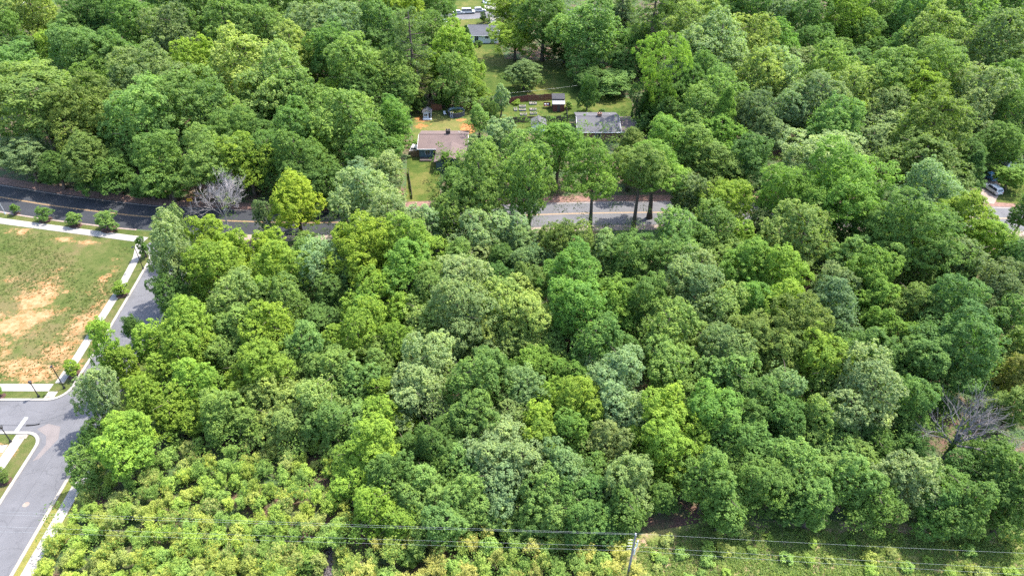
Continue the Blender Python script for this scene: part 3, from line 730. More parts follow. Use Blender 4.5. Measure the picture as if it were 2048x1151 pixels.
ZONES = [  # outlines in the photograph -> where the tree stands, told by things one can find
    ((0, 0, 250, 112), 'by the grey roofs at the top corner'), ((250, 0, 520, 112), 'in the far wood above the road'),
    ((0, 112, 240, 262), 'in the dark wood above the street trees'), ((240, 112, 520, 290), 'in the wood above the bare grey tree'),
    ((0, 262, 400, 420), 'over the far verge of the black road'), ((400, 262, 700, 420), 'just behind the bare grey tree'),
    ((520, 0, 790, 90), 'in the wood left of the parked cars'), ((520, 90, 700, 290), 'well left of the playhouse'), ((700, 90, 850, 300), 'close left of the playhouse yard'),
    ((790, 0, 925, 90), 'left of the back street cars'), ((850, 90, 965, 210), 'left of the shaded lawn'), ((925, 160, 1060, 310), 'around the vegetable garden'),
    ((960, 0, 1160, 160), 'right of the white back house'), ((1130, 0, 1290, 130), 'at the right end of the shaded lawn'), ((1130, 130, 1300, 215), 'along the lawn behind the grey-roofed house'),
    ((1290, 0, 1345, 260), 'right of the grey-roofed house'), ((1345, 0, 1540, 135), 'in the pale grove behind the vine tower'), ((1345, 135, 1540, 262), 'right of the vine tower'),
    ((1060, 250, 1310, 400), 'before the grey-roofed house'), ((1310, 250, 1540, 380), 'behind the road gap'),
    ((1540, 0, 1760, 120), 'at the top edge behind the pale grove'), ((1760, 0, 2060, 120), 'in the top right corner wood'), ((1540, 120, 1740, 275), 'in the wood behind the hidden driveway'), ((1740, 120, 2060, 275), 'in the wood beyond the driveway car'),
    ((1540, 275, 1740, 450), 'in front of the hidden driveway'), ((1740, 275, 1905, 450), 'left of the white driveway car'), ((1905, 275, 2060, 430), 'beside the white driveway car'),
    ((650, 300, 830, 470), 'left of the front lawn strip'), ((830, 300, 1080, 480), 'right of the front lawn strip'),
    ((1080, 380, 1300, 580), 'just below the open road gap'), ((1300, 380, 1540, 580), 'below and right of the road gap'),
    ((1540, 450, 1720, 580), 'right of the grey sapling below the road'), ((1720, 450, 1880, 580), 'in the round grove below the driveway car'), ((1880, 430, 2060, 580), 'by the road at the right border'),
    ((250, 400, 420, 570), 'at the corner by the tall lamp'), ((400, 440, 480, 570), 'in front of the bare grey tree'), ((480, 440, 600, 580), 'right of the golden corner trees'), ((600, 440, 700, 640), 'above the dark ravine'),
    ((700, 470, 880, 640), 'in the bright grove below the front lawn'), ((880, 480, 1080, 580), 'beside the dark hollow'),
    ((160, 580, 330, 760), 'overhanging the side street'), ((330, 580, 500, 700), 'left of the dark ravine'), ((330, 700, 510, 860), 'behind the street corner trees'), ((150, 760, 330, 950), 'at the street junction'),
    ((500, 580, 640, 720), 'left of the spreading bright yellow tree'), ((640, 640, 820, 770), 'around the dead twigs'), ((500, 720, 700, 870), 'above the left thicket'), ((700, 770, 900, 860), 'below the spreading yellow tree'),
    ((820, 580, 1020, 700), 'around the tall tan tree'), ((820, 700, 1020, 870), 'below the tall tan tree'),
    ((1020, 580, 1260, 720), 'by the reddish clearing in the middle'), ((1260, 560, 1460, 720), 'right of the reddish clearing'), ((1020, 720, 1180, 910), 'near the vivid yellow pair'), ((1180, 720, 1380, 860), 'right of the vivid yellow pair'),
    ((1380, 680, 1540, 860), 'in the front middle of the right wood'), ((1460, 580, 1620, 740), 'left of the reddish ground patch'), ((1620, 560, 1780, 740), 'around the reddish ground patch'),
    ((1780, 560, 2060, 700), 'behind the bleached dead tree'), ((1540, 740, 1700, 860), 'left of the big pale tree'), ((1700, 700, 1900, 900), 'between big pale tree and dead tree'), ((1900, 690, 2060, 910), 'right of the bleached dead tree'),
    ((500, 860, 720, 1060), 'in the left thicket'), ((720, 860, 1000, 1060), 'behind the bamboo left of the pole'), ((1000, 860, 1210, 1060), 'in the front row left of the pole'), ((1180, 860, 1390, 1060), 'in the front row behind the pole'),
    ((1390, 860, 1560, 1060), 'in the front row right of the pole'), ((1560, 860, 1780, 1060), 'in front of the big pale tree'), ((1780, 860, 2060, 1060), 'in the front row below the dead tree')]
def zone(x, y):
    for (a, b, c, d), t in ZONES:
        if a <= x < c and b <= y < d: return t
    return 'in the middle of the wood'
ORD = ['first', 'second', 'third', 'fourth', 'fifth', 'sixth', 'seventh', 'eighth', 'ninth', 'tenth', 'eleventh', 'twelfth', 'thirteenth', 'fourteenth', 'fifteenth', 'sixteenth', 'seventeenth', 'eighteenth', 'nineteenth', 'twentieth'] + ['farthest'] * 40

def rot_rand(): return rnd.uniform(0, 6.283)
entries = []
for row in TREES.strip().splitlines():
    for e in row.split('|'):
        w = e.split(); entries.append(dict(k=w[0], c=w[1], x=float(w[2]), y=float(w[3]), r=float(w[4]), opt=w[5] if len(w) > 5 else ''))

def grow(e):
    if e['x'] < 350 and e['y'] > 420: return 0.98
    if 800 < e['x'] < 1340 and 170 < e['y'] < 460: return 1.08
    if 330 < e['x'] < 700 and 405 < e['y'] < 510: return 1.04
    return 1.34 if e['y'] < 260 else 1.29
def solve(e):
    """stand the tree so that its crown is seen at (x, y)"""
    zf = {'h': 0.73, 'o': 0.60, 's': 0.56, 'u': 0.56, 'c': 0.5, 'v': 0.6, 'p': 0.68}[e['k']]
    if e['opt'].startswith('@'):
        bx, by = map(float, e['opt'][1:].split(',')); b = W(bx, by)
        v = (e['y'] - 575.5) / FPX
        w = (b.y * S_ + v * b.y * C_) / (C_ - v * S_)      # camera height above the crown centre
        z = CAM_H - w; R = e['r'] * (b.y * C_ + w * S_) / FPX
        return b, R, max(4.0, z / zf)
    R = grow(e) * e['r'] * depth(e['x'], e['y'], 9) / FPX
    h0 = height_for(e['k'], R) * e.get('low', 1.0)
    for f in (1, 0.9, 1.1, 0.8, 1.2, 0.7, 1.3, 0.6, 0.5, 1.45, 0.42, 0.34, 0.28, 1.6):
        h = h0 * f
        b = W(e['x'], e['y'], h * zf)
        if e['opt'] == '!' or free(b.x, b.y): break
    R = grow(e) * e['r'] * depth(e['x'], e['y'], h * zf) / FPX
    return Vector((b.x, b.y, 0)), R, h

fr = random.Random(77)
def wooded(x, y):
    for hgt in (0.0, 6.0, 11.0):
        q = W(x, y, hgt)
        if not free(q.x, q.y): return False
    return True
mapped = list(entries)
for gy in range(10, 1045, 19):                         # the lesser crowns that close the canopy between the mapped ones
    for gx in range(6, 2048, 26):
        x = gx + fr.uniform(-9, 9); y = gy + fr.uniform(-7, 7)
        if not wooded(x, y) or (x < 700 and y > 850) or (1060 < x < 1420 and 370 < y < 505) or (320 < x < 710 and 385 < y < 490) or (790 < x < 1290 and 90 < y < 440) or (1835 < x < 2045 and 735 < y < 945): continue
        near = min(entries, key=lambda q: math.hypot(q['x'] - x, (q['y'] - y) * 1.1) / q['r'])
        if math.hypot(near['x'] - x, (near['y'] - y) * 1.1) / (near['r'] * (1.0 if 'low' not in near else 0.95)) < 1.13: continue
        c0 = min(mapped, key=lambda q: math.hypot(q['x'] - x, q['y'] - y))['c']
        entries.append(dict(k='s', c=c0 if c0 not in ('gd', 'oc', 'ob') else 'lt', x=x, y=y, r=fr.uniform(31, 43), opt='', low=fr.uniform(0.62, 0.95)))
tr = random.Random(21)
buckets = {}
for e in entries:
    buckets.setdefault((e['k'], e['c'], zone(e['x'], e['y'])), []).append(e)
labels = {}
for (k, c, z), es in buckets.items():
    if len(es) == 1:
        labels[id(es[0])] = f"{PAL[c][1]} {KIND[k][1]} {z}"
    else:
        es.sort(key=lambda q: q['x'])
        for i, e in enumerate(es):
            labels[id(e)] = f"{ORD[i]} from left of {PAL[c][1]} {KIND[k][2]} {z}"
OWN = {(912, 622): 'tall tan-green tree with its bare trunk showing, left of centre', (1730, 796): 'big pale grey-green tree standing out in the front right wood',
       (1324, 150): 'bright yellow-green vine-draped tower tree right of the grey-roofed house', (717, 676): 'spreading bright yellow-green tree with dead twigs, left of centre',
       (1150, 804): 'larger of the vivid yellow-green pair in the front middle', (1082, 842): 'smaller of the vivid yellow-green pair in the front middle',
       (70, 205): 'huge dark olive tree spreading above the black road at left border', (1276, 204): 'slim ivy-draped trunk left of the vine tower',
       (1152, 338): 'vivid green umbrella-crowned tree whose bare trunk crosses the open road gap', (588, 396): 'golden-green tree standing alone right of the bare grey tree',
       (1045, 140): 'pale blue-green tree alone in the middle of the shaded lawn', (934, 96): 'slim dark conical cedar beside the white back house',
       (2036, 420): 'dark tree leaning over the road at the right border', (1940, 350): 'dark drooping conical tree left of the driveway car'}
for e in entries:
    if (e['x'], e['y']) in OWN: labels[id(e)] = OWN[(e['x'], e['y'])]
def plant(e):
    b, R, h = solve(e)
    cm, tm, cl, ch = tree_lib(e['k'], R, tr)
    root = empty(KIND[e['k']][0], b, tr.uniform(0, 6.283))
    s = R / cl
    root.scale = (s, s, h / ch)
    t = bpy.data.objects.new('trunk', tm); link(t); t.parent = root
    c = bpy.data.objects.new('crown', cm); link(c); c.parent = root
    col = PAL[e['c']][0]
    j = tr.uniform(0.88, 1.14); hj = tr.uniform(0.93, 1.07)
    c.color = (col[0] * j * hj, col[1] * j, col[2] * j / hj, 1)
    tag(root, labels[id(e)], 'pine' if e['k'] == 'p' else 'tree', 'trees of the wood')
    return root
for e in entries: plant(e)

# ------------------------------------------------------------------ street trees and small shrubs
def little_tree(px, py, rpx, h, col, label, name='street_tree', group='young street trees', cat='tree', mul=True):
    b = W(px, py); R = rpx * depth(px, py) / FPX
    cm, tm, cl, ch = tree_lib('u', R, tr)
    root = empty(name, b, tr.uniform(0, 6.283)); s = R / cl; root.scale = (s, s, h / ch)
    t = bpy.data.objects.new('trunk', tm); link(t); t.parent = root
    c = bpy.data.objects.new('crown', cm); link(c); c.parent = root
    c.color = (*PAL[col][0], 1)
    if mul:
        k = rnd.random()
        mo = MB().lathe([(0.0, 0.10), (0.4 * R, 0.09), (0.7 * R + 0.1, 0.035)], 14).build('mulch_ring', 'mulch', root)
        mo.scale = (1 / s, 1 / s, ch / h)
    return tag(root, label, cat, group)
for a in ((33, 428, 9, 2.6, 'md', 'smallest street tree beside the silver pole at the black road'), (91, 440, 17, 3.2, 'md', 'dark street tree second from the silver pole'),
          (152, 451, 17, 3.2, 'lt', 'round street tree third from the silver pole'), (219, 459, 22, 4.4, 'lt', 'largest street tree, nearest the tall corner lamp'),
          (243, 590, 15, 3.0, 'yl', 'yellow-green street tree on the side sidewalk, farthest from junction'), (201, 665, 16, 3.1, 'yl', 'middle yellow-green street tree along the side sidewalk'),
          (152, 750, 19, 3.3, 'yl', 'yellow-green street tree on the side sidewalk, nearest the junction'), (2, 792, 11, 2.6, 'br', 'street tree cut by the left border above the branch street'),
          (11, 962, 15, 3.0, 'ol', 'street tree cut by the left border below the junction')):
    little_tree(*a)
for a in ((967, 46, 8, 4.0, 'md', 'round shrub between back street and white house', 'shrub', 'shrubs by the houses', 'shrub', False),
          (958, 93, 10, 2.0, 'dk', 'dark shrub at the foot of the white house wall', 'shrub', 'shrubs by the houses', 'shrub', False),
          (1034, 208, 8, 1.2, 'yl', 'yellow-green shrub against the red garden fence', 'shrub', 'shrubs by the houses', 'shrub', False),
          (1168, 228, 8, 1.4, 'yl', 'yellow-green shrub behind the grey roof, left one', 'shrub', 'shrubs by the houses', 'shrub', False),
          (1204, 229, 8, 1.8, 'bl', 'blue-green shrub behind the grey roof chimney', 'shrub', 'shrubs by the houses', 'shrub', False),
          (1138, 218, 8, 2.4, 'lt', 'climber shrub along the right garden fence', 'shrub', 'shrubs by the houses', 'shrub', False),
          (893, 214, 12, 2.2, 'lt', 'light shrub hanging over the fence behind the pool', 'shrub', 'shrubs by the houses', 'shrub', False),
          (1170, 262, 12, 4.6, 'br', 'vivid small tree in front of the grey roof', 'small_tree', 'shrubs by the houses', 'tree', False),
          (893, 340, 15, 5.0, 'br', 'vivid small tree before the brown roof wing', 'small_tree', 'shrubs by the houses', 'tree', False)):
    little_tree(*a)

# ------------------------------------------------------------------ thicket plants
def plume_mesh(name, seed, gold=0.5):
    """a clump of arching bamboo plumes"""
    rng = np.random.default_rng(seed); parts = []
    n = 15
    for i in range(n):
        th = rng.random() * 6.283; lean = rng.uniform(0.2, 1.35); hh = rng.uniform(2.4, 4.2)
        m = 110
        f = rng.uniform(0.3, 1.0, m) ** 0.8
        ax = np.array([math.cos(th), math.sin(th), 0])
        droop = np.clip(f - 0.75, 0, 1) * 1.6
        c = ax * (lean * f ** 1.7)[:, None] + np.array([0, 0, 1.0]) * (hh * f - droop)[:, None]
        c += rng.normal(size=(m, 3)) * 0.16
        al = unit(ax * 0.9 + np.array([0, 0, -0.25]) + 0.75 * rng.normal(size=(m, 3)))
        nr = unit(np.array([0, 0, 1.0]) + 0.55 * rng.normal(size=(m, 3)))
        t = np.clip(0.30 + 0.36 * (f - 0.3) / 0.7 * (0.5 + gold) + 0.12 * rng.normal(size=m), 0, 1)
        parts.append(leaf_quads(rng, c, nr, 0.32, 0.085, t, al))
    return leaf_mesh(name, parts)
PLUME = [plume_mesh('bamboo', 500 + i, 0.35 + 0.12 * i) for i in range(5)]
BUSH = [crown_mesh('shrub', 'u', 1.3, 2.8, 700 + i) for i in range(3)]
WEED = [crown_mesh('weed', 'u', 0.8, 1.3, 720 + i) for i in range(2)]
POL_L = [(20, 1190), (95, 1080), (140, 1000), (180, 965), (290, 940), (350, 865), (450, 830), (600, 840), (690, 900), (720, 1000), (705, 1050), (690, 1110), (630, 1125), (600, 1190)]
POL_R = [(705, 1190), (700, 1110), (770, 1060), (850, 1020), (960, 1020), (1060, 1055), (1265, 1065), (1275, 1190)]
POL_C = [(1275, 1090), (1420, 1052), (2060, 1080), (2060, 1190), (1275, 1190)]
POL_E = [(120, 985), (180, 930), (210, 960), (160, 1010)]
def scatter(poly, step, jit, seed):
    r = random.Random(seed); out = []
    y = min(p[1] for p in poly)
    while y < max(p[1] for p in poly):
        x = min(p[0] for p in poly) + r.uniform(0, step)
        while x < max(p[0] for p in poly):
            q = (x + r.uniform(-jit, jit), y + r.uniform(-jit, jit))
            if inside(poly, *q): out.append(q)
            x += step
        y += step * 0.8
    return out
GOLDS = [(0.275, 0.290, 0.085), (0.245, 0.290, 0.076), (0.20, 0.27, 0.066), (0.285, 0.285, 0.085), (0.165, 0.245, 0.066)]
YELS = [(0.265, 0.330, 0.066), (0.23, 0.32, 0.066), (0.285, 0.325, 0.076), (0.195, 0.29, 0.074), (0.255, 0.295, 0.092)]
def thing_at(name, me, p, s, col, label, cat, group, r, sz=1.0):
    o = bpy.data.objects.new(name, me); link(o)
    o.location = p; o.rotation_euler = (r.uniform(-0.08, 0.08), r.uniform(-0.08, 0.08), r.uniform(0, 6.283)); o.scale = (s, s, s * sz)
    j = r.uniform(0.85, 1.15); o.color = (col[0] * j, col[1] * j, col[2] * j, 1)
    return tag(o, label, cat, group)
br_ = random.Random(5)
def where(x, y):
    row = 'behind the power lines' if y < 1040 else 'below the power lines' if y > 1085 else 'under the power lines'
    at = ('along the side street' if x < 190 else 'right of the street kerb' if x < 330 else 'midway between street and ditch' if x < 470 else 'left of the ditch' if x < 640 else 'just right of the ditch' if x < 820
          else 'midway between ditch and pole' if x < 1050 else 'close left of the pole' if x < 1265 else 'close right of the pole' if x < 1500 else 'well right of the pole' if x < 1780 else 'at the right border')
    return at + ' ' + row
for x, y in scatter(POL_L, 29, 11, 1):
    p = W(x, y, 1.5); p.z = 0
    if p.x < -58.3: continue
    if br_.random() < 0.5:
        thing_at('bamboo', br_.choice(PLUME), p, br_.uniform(0.7, 1.05), br_.choice(YELS), 'yellow-green feathery bamboo clump in the thicket ' + where(x, y), 'bamboo', 'bamboo clumps beside the side street', br_)
    else:
        thing_at('shrub', br_.choice(BUSH), p, br_.uniform(0.7, 1.1), br_.choice(YELS[1:]), 'light yellow-green leafy shrub in the thicket ' + where(x, y), 'shrub', 'shrubs in the street thicket', br_)
for x, y in scatter(POL_R, 33, 10, 2):
    p = W(x, y, 1.5); p.z = 0
    if br_.random() < 0.82:
        thing_at('bamboo', br_.choice(PLUME), p, br_.uniform(0.8, 1.2), br_.choice(GOLDS), 'golden-tipped feathery bamboo clump ' + where(x, y), 'bamboo', 'golden bamboo clumps by the pole', br_)
    else:
        thing_at('shrub', br_.choice(BUSH), p, br_.uniform(0.8, 1.2), YELS[3], 'green leafy shrub among the golden bamboo by the pole', 'shrub', 'shrubs among the golden bamboo', br_)
for x, y in scatter(POL_C, 40, 16, 3):
    p = W(x, y, 0.4); p.z = 0
    if br_.random() < (0.95 if x < 1500 else 0.45):
        thing_at('shrub', br_.choice(WEED), p, br_.uniform(0.6, 1.25), br_.choice(YELS[1:]), 'low weedy shrub in the rough grass ' + where(x, y), 'shrub', 'weeds under the power lines', br_, 0.8)

# undergrowth: the leafy mass under the trees that nobody could count
def undergrowth():
    rng = np.random.default_rng(99); r = random.Random(99)
    C = []
    yy = 42.0
    while yy < 330:
        half = 0.76 * (yy * C_ + CAM_H * S_) + 8
        stp = 2.5
        xx = -half
        while xx < half:
            x = xx + r.uniform(-1.2, 1.2); y = yy + r.uniform(-1.2, 1.2)
            if free(x, y) and (x > -57.5 or y > 132) and r.random() < 0.86: C.append((x, y, r.uniform(0.4, 2.0) if r.random() < (0.55 if yy < 140 else 0.25) else r.uniform(2.0, 7.0)))
            xx += stp
        yy += stp
    C = np.array(C); n = len(C)
    D = np.tile(np.array([[0, 0, 1.0]]), (n, 1))
    rs = rng.uniform(1.3, 2.3, n)
    nr_ = C[:, 1] < 125; vs = []
    for sel, per, L in ((nr_, 70, 0.30), (~nr_, 36, 0.50)):
        v = tuft_leaves(rng, C[sel], D[sel], rs[sel], per, L, L * 0.62, 0.8, 0.6, 0.12 * rng.normal(size=sel.sum()), 0.6)
        v[0][:, :, 2] = np.maximum(v[0][:, :, 2], 0.03); vs.append(v)
    me = leaf_mesh('undergrowth', vs)
    o = bpy.data.objects.new('undergrowth', me); link(o); o.color = (0.090, 0.150, 0.030, 1)
    tag(o, 'dark leafy undergrowth filling the ground beneath the trees', 'undergrowth', kind='stuff')
undergrowth()

def weeds():
    rng = np.random.default_rng(17); P = []
    r = random.Random(17)
    for poly, n in ((POL_C, 9000), (POL_R, 1500), ([(560, 1100), (700, 1085), (720, 1180), (540, 1180)], 900)):
        xs = [p[0] for p in poly]; ys = [p[1] for p in poly]; k = 0
        while k < n:
            x = r.uniform(min(xs), max(xs)); y = r.uniform(min(ys), max(ys))
            if inside(poly, x, y) and not (640 < x < 672 and y > 1080):
                q = W(x, y); P.append((q.x, q.y, 0.12)); k += 1
    P = np.array(P); n = len(P)
    v = tuft_leaves(rng, P, np.tile(np.array([[0, 0, 1.0]]), (n, 1)), rng.uniform(0.12, 0.4, n), 7, 0.26, 0.10, 0.5, 0.8, 0.2 * rng.normal(size=n), 0.6)
    v[0][:, :, 2] = np.maximum(v[0][:, :, 2], 0.02)
    o = bpy.data.objects.new('weeds', leaf_mesh('weeds', [v])); link(o); o.color = (0.16, 0.22, 0.06, 1)
    tag(o, 'short weeds and rough grass under the power lines', 'weeds', kind='stuff')
weeds()
def field_weeds():
    rng = np.random.default_rng(31); r = random.Random(31); P = []
    while len(P) < 5200:
        y = r.uniform(78.5, 127); x = r.uniform(-118, -74.6)
        if inside([(-130, 78.5), (-74.6, 78.5), (-75.6, 100), (-78.0, 116.0), (-95, 120.2), (-130, 128.2)], x, y) and math.sin(x * 0.31 + 1.3 * math.sin(y * 0.22)) + math.cos(y * 0.27 + x * 0.11) + r.gauss(0, 0.7) > 0.1:
            P.append((x, y, 0.05))
    P = np.array(P); n = len(P)
    v = tuft_leaves(rng, P, np.tile(np.array([[0, 0, 1.0]]), (n, 1)), rng.uniform(0.08, 0.32, n), 7, 0.20, 0.09, 0.6, 0.8, 0.15 * rng.normal(size=n), 0.4)
    v[0][:, :, 2] = np.maximum(v[0][:, :, 2], 0.012)
    o = bpy.data.objects.new('field_weeds', leaf_mesh('field_weeds', [v])); link(o); o.color = (0.085, 0.112, 0.034, 1)
    tag(o, 'low weeds dotting the bare mown field', 'weeds', kind='stuff')
field_weeds()

# ------------------------------------------------------------------ houses
def gable_house(name, label, X0, X1, Y0, Y1, ze, zr, roof, wall, windows=(), chimney=None, group='houses', axis='x', over=0.4, cat='house', root=None, vents=()):
    if root is None:
        root = empty(name, ((X0 + X1) / 2, (Y0 + Y1) / 2, 0)); tag(root, label, cat, group)
    ox, oy = root.location.x, root.location.y
    x0, x1, y0, y1 = X0 - ox, X1 - ox, Y0 - oy, Y1 - oy
    mb = MB()
    if axis == 'x':
        ym = (y0 + y1) / 2
        mb.quad((x0, y0, 0), (x1, y0, 0), (x1, y0, ze), (x0, y0, ze)); mb.quad((x1, y1, 0), (x0, y1, 0), (x0, y1, ze), (x1, y1, ze))
        mb.poly([(x1, y0, 0), (x1, y1, 0), (x1, y1, ze), (x1, ym, zr - 0.08), (x1, y0, ze)]); mb.poly([(x0, y1, 0), (x0, y0, 0), (x0, y0, ze), (x0, ym, zr - 0.08), (x0, y1, ze)])
    else:
        xm = (x0 + x1) / 2
        mb.quad((x1, y0, 0), (x1, y1, 0), (x1, y1, ze), (x1, y0, ze)); mb.quad((x0, y1, 0), (x0, y0, 0), (x0, y0, ze), (x0, y1, ze))
        mb.poly([(x0, y0, 0), (x1, y0, 0), (x1, y0, ze), (xm, y0, zr - 0.08), (x0, y0, ze)]); mb.poly([(x1, y1, 0), (x0, y1, 0), (x0, y1, ze), (xm, y1, zr - 0.08), (x1, y1, ze)])
    mb.build('wall', wall, root)
    def slope(a, b, c, d):
        n = (Vector(b) - Vector(a)).cross(Vector(d) - Vector(a)).normalized()
        if n.z < 0: n = -n
        k = MB(); lo = [Vector(p) for p in (a, b, c, d)]; hi = [p + n * 0.14 for p in lo]
        k.v += [tuple(p) for p in lo + hi]
        k.f += [(3, 2, 1, 0), (4, 5, 6, 7), (0, 1, 5, 4), (1, 2, 6, 5), (2, 3, 7, 6), (3, 0, 4, 7)]
        return k.build('roof', roof, root)
    o = over
    if axis == 'x':
        ym = (y0 + y1) / 2; dz = (zr - ze) / (ym - y0) * o
        s1 = slope((x0 - o, y0 - o, ze - dz), (x1 + o, y0 - o, ze - dz), (x1 + o, ym, zr), (x0 - o, ym, zr))
        slope((x1 + o, y1 + o, ze - dz), (x0 - o, y1 + o, ze - dz), (x0 - o, ym, zr), (x1 + o, ym, zr))
        MB().box(x0 - o, ym - 0.14, zr + 0.10, x1 + o, ym + 0.14, zr + 0.19).build('ridge_cap', roof, root)
        MB().box(x0 - o, y0 - o - 0.12, ze - dz - 0.05, x1 + o, y0 - o - 0.004, ze - dz + 0.10).build('gutter', 'white', root)
        for xx in (x0 - o - 0.05, x1 + o + 0.003):
            k = MB()
            k.v += [(xx, y0 - o, ze - dz - 0.12), (xx + 0.045, y0 - o, ze - dz - 0.12), (xx + 0.045, ym, zr - 0.12), (xx, ym, zr - 0.12), (xx, y0 - o, ze - dz + 0.16), (xx + 0.045, y0 - o, ze - dz + 0.16), (xx + 0.045, ym, zr + 0.16), (xx, ym, zr + 0.16)]
            k.f += [(0, 3, 2, 1), (4, 5, 6, 7), (0, 1, 5, 4), (1, 2, 6, 5), (2, 3, 7, 6), (3, 0, 4, 7)]
            k.build('barge_board', 'white', root)
    else:
        xm = (x0 + x1) / 2; dz = (zr - ze) / (xm - x0) * o
        s1 = slope((x0 - o, y1 + o, ze - dz), (x0 - o, y0 - o, ze - dz), (xm, y0 - o, zr), (xm, y1 + o, zr))
        slope((x1 + o, y0 - o, ze - dz), (x1 + o, y1 + o, ze - dz), (xm, y1 + o, zr), (xm, y0 - o, zr))
        MB().box(xm - 0.14, y0 - o, zr + 0.10, xm + 0.14, y1 + o, zr + 0.19).build('ridge_cap', roof, root)
    for (xw, zw, ww, hw) in windows:                       # on the wall that faces the camera
        xw -= ox
        f = MB().box(xw - ww / 2 - 0.08, y0 - 0.07, zw - 0.08, xw + ww / 2 + 0.08, y0 - 0.004, zw + hw + 0.08).build('window', 'white', root)
        MB().box(xw - ww / 2, y0 - 0.09, zw, xw - 0.02, y0 - 0.072, zw + hw).build('pane', 'glass', f)
        MB().box(xw + 0.02, y0 - 0.09, zw, xw + ww / 2, y0 - 0.072, zw + hw).build('pane', 'glass', f)
    if chimney:
        cx, cy, cz, m = chimney; cx -= ox; cy -= oy
        c = MB().box(cx - 0.55, cy - 0.35, zr - 0.9, cx + 0.55, cy + 0.35, cz).box(cx - 0.62, cy - 0.42, cz + 0.002, cx + 0.62, cy + 0.42, cz + 0.14).build('chimney', m, s1)
        for dx in (-0.3, 0.3):
            MB().lathe([(0.16, cz + 0.14), (0.16, cz + 0.5), (0.0, cz + 0.5)], 8, (cx + dx, cy)).build('flue', 'darkwood', s1)
    for (vx, vy, vz) in vents:
        MB().lathe([(0.09, vz), (0.09, vz + 0.55), (0.0, vz + 0.56)], 8, (vx - ox, vy - oy)).build('vent_pipe', 'porcelain', s1)
    return root

h1 = gable_house('ranch_house', 'brown-roofed house with teal front wall above the narrow front lawn', -23.2, -11.4, 155.4, 165.0, 2.7, 4.1, 'roof_brown', 'teal',
    windows=((-21.1, 1.1, 1.2, 1.1),), chimney=(-16.2, 160.6, 5.0, 'darkwood'), vents=((-13.6, 162.5, 3.3),))
gable_house('wing', None, -18.4, -11.5, 148.5, 155.9, 2.7, 3.9, 'roof_brown', 'teal', axis='y', root=h1, windows=())
MB().box(-23.0 - h1.location.x, 153.4 - h1.location.y, 0.0, -18.6 - h1.location.x, 155.3 - h1.location.y, 0.35).build('porch', 'darkwood', h1)
MB().box(-19.6 - h1.location.x, 155.3 - h1.location.y, 0.36, -18.75 - h1.location.x, 155.39 - h1.location.y, 2.4).build('door', 'darkwood', h1)
h2 = gable_house('ranch_house', 'grey-roofed house with brick chimney behind the road gap', 17.4, 28.0, 164.9, 176.6, 2.7, 4.3, 'roof_grey', 'brick',
    windows=((22.4, 1.0, 1.4, 1.2),), chimney=(23.2, 170.8, 5.1, 'brick'), vents=((26.0, 172.6, 3.7), (20.2, 173.0, 3.7)))
gable_house('carport', None, 28.45, 32.6, 165.6, 174.8, 2.3, 3.2, 'roof_umber', 'brick', root=h2, over=0.2)
h3 = gable_house('back_house', 'white house with slate roof in front of the back street', -15.1, -4.8, 242.0, 251.2, 2.8, 4.8, 'roof_dark', 'white',
    windows=((-12.4, 0.5, 1.2, 1.9), (-8.8, 1.6, 1.2, 0.8)), vents=())
gable_house('wing', None, -18.4, -15.5, 243.6, 250.0, 2.4, 3.5, 'roof_dark', 'white', root=h3, over=0.15)
p = W(16, 12)
gable_house('far_house', 'lilac-grey roofed house peeping out at the top left corner', p.x - 7, p.x + 6, p.y, p.y + 9, 3.0, 5.2, 'roof_dark', 'white')
p = W(1354, 22)
gable_house('far_house', 'house with dusty brown roof and white yard behind the tall pine', p.x - 5, p.x + 5, p.y - 2, p.y + 7, 2.8, 4.8, 'roof_umber', 'white')
p = W(1466, 56)
gable_house('far_house', 'dark-roofed house with pink eave among the trees right of the pines', p.x - 5, p.x + 6, p.y, p.y + 9, 2.8, 4.6, 'roof_dark', 'peach', windows=((p.x - 2, 1.0, 1.2, 1.2),))
p = W(2046, 336)
gable_house('far_house', 'white house at the right border behind the driveway car', p.x - 4, p.x + 9, p.y, p.y + 9, 2.7, 4.4, 'roof_umber', 'white', windows=((p.x - 1, 1.0, 1.4, 1.1),))

# ------------------------------------------------------------------ garden things
def fence(name, label, pts, h, m, post=None):
    root = empty(name, (pts[0].x, pts[0].y, 0)); tag(root, label, 'fence', 'garden fences')
    o = Vector((pts[0].x, pts[0].y, 0))
    for a, b in zip(pts[:-1], pts[1:]):
        a = a - o; b = b - o; d = b - a; n = max(1, round(d.length / 2.3)); t = d.normalized(); q = Vector((-t.y, t.x, 0))
        for i in range(n):
            p0 = a + d * (i / n); p1 = a + d * ((i + 1) / n); hh = h + rnd.uniform(-0.06, 0.06)
            k = MB(); nb = 14
            for j in range(nb):                              # boards of one panel
                u0 = p0.lerp(p1, j / nb) + t * 0.008; u1 = p0.lerp(p1, (j + 1) / nb) - t * 0.008; z1 = hh + rnd.uniform(-0.02, 0.02)
                k.prism([tuple((u0 - q * 0.02)[:2]), tuple((u1 - q * 0.02)[:2]), tuple((u1 + q * 0.02)[:2]), tuple((u0 + q * 0.02)[:2])], 0.06, z1)
            tag(k.build('panel', m, root), kind='stuff')
            MB().box(p0.x - 0.06, p0.y + 0.03, 0, p0.x + 0.06, p0.y + 0.15, hh + 0.1).build('post', m, root)
    return root
fence('red_fence', 'long red board fence behind the raised beds', [W(1018, 208), W(1055, 203), W(1105, 200)], 1.9, 'redwood')
fence('dark_fence', 'dark weathered fence along the near side of the vegetable garden', [W(966, 252), W(1016, 247), W(1060, 244), W(1133, 243)], 1.7, 'darkwood')
fence('side_fence', 'short dark fence at the right end of the vegetable garden', [W(1133, 226), W(1135, 243)], 1.8, 'darkwood')
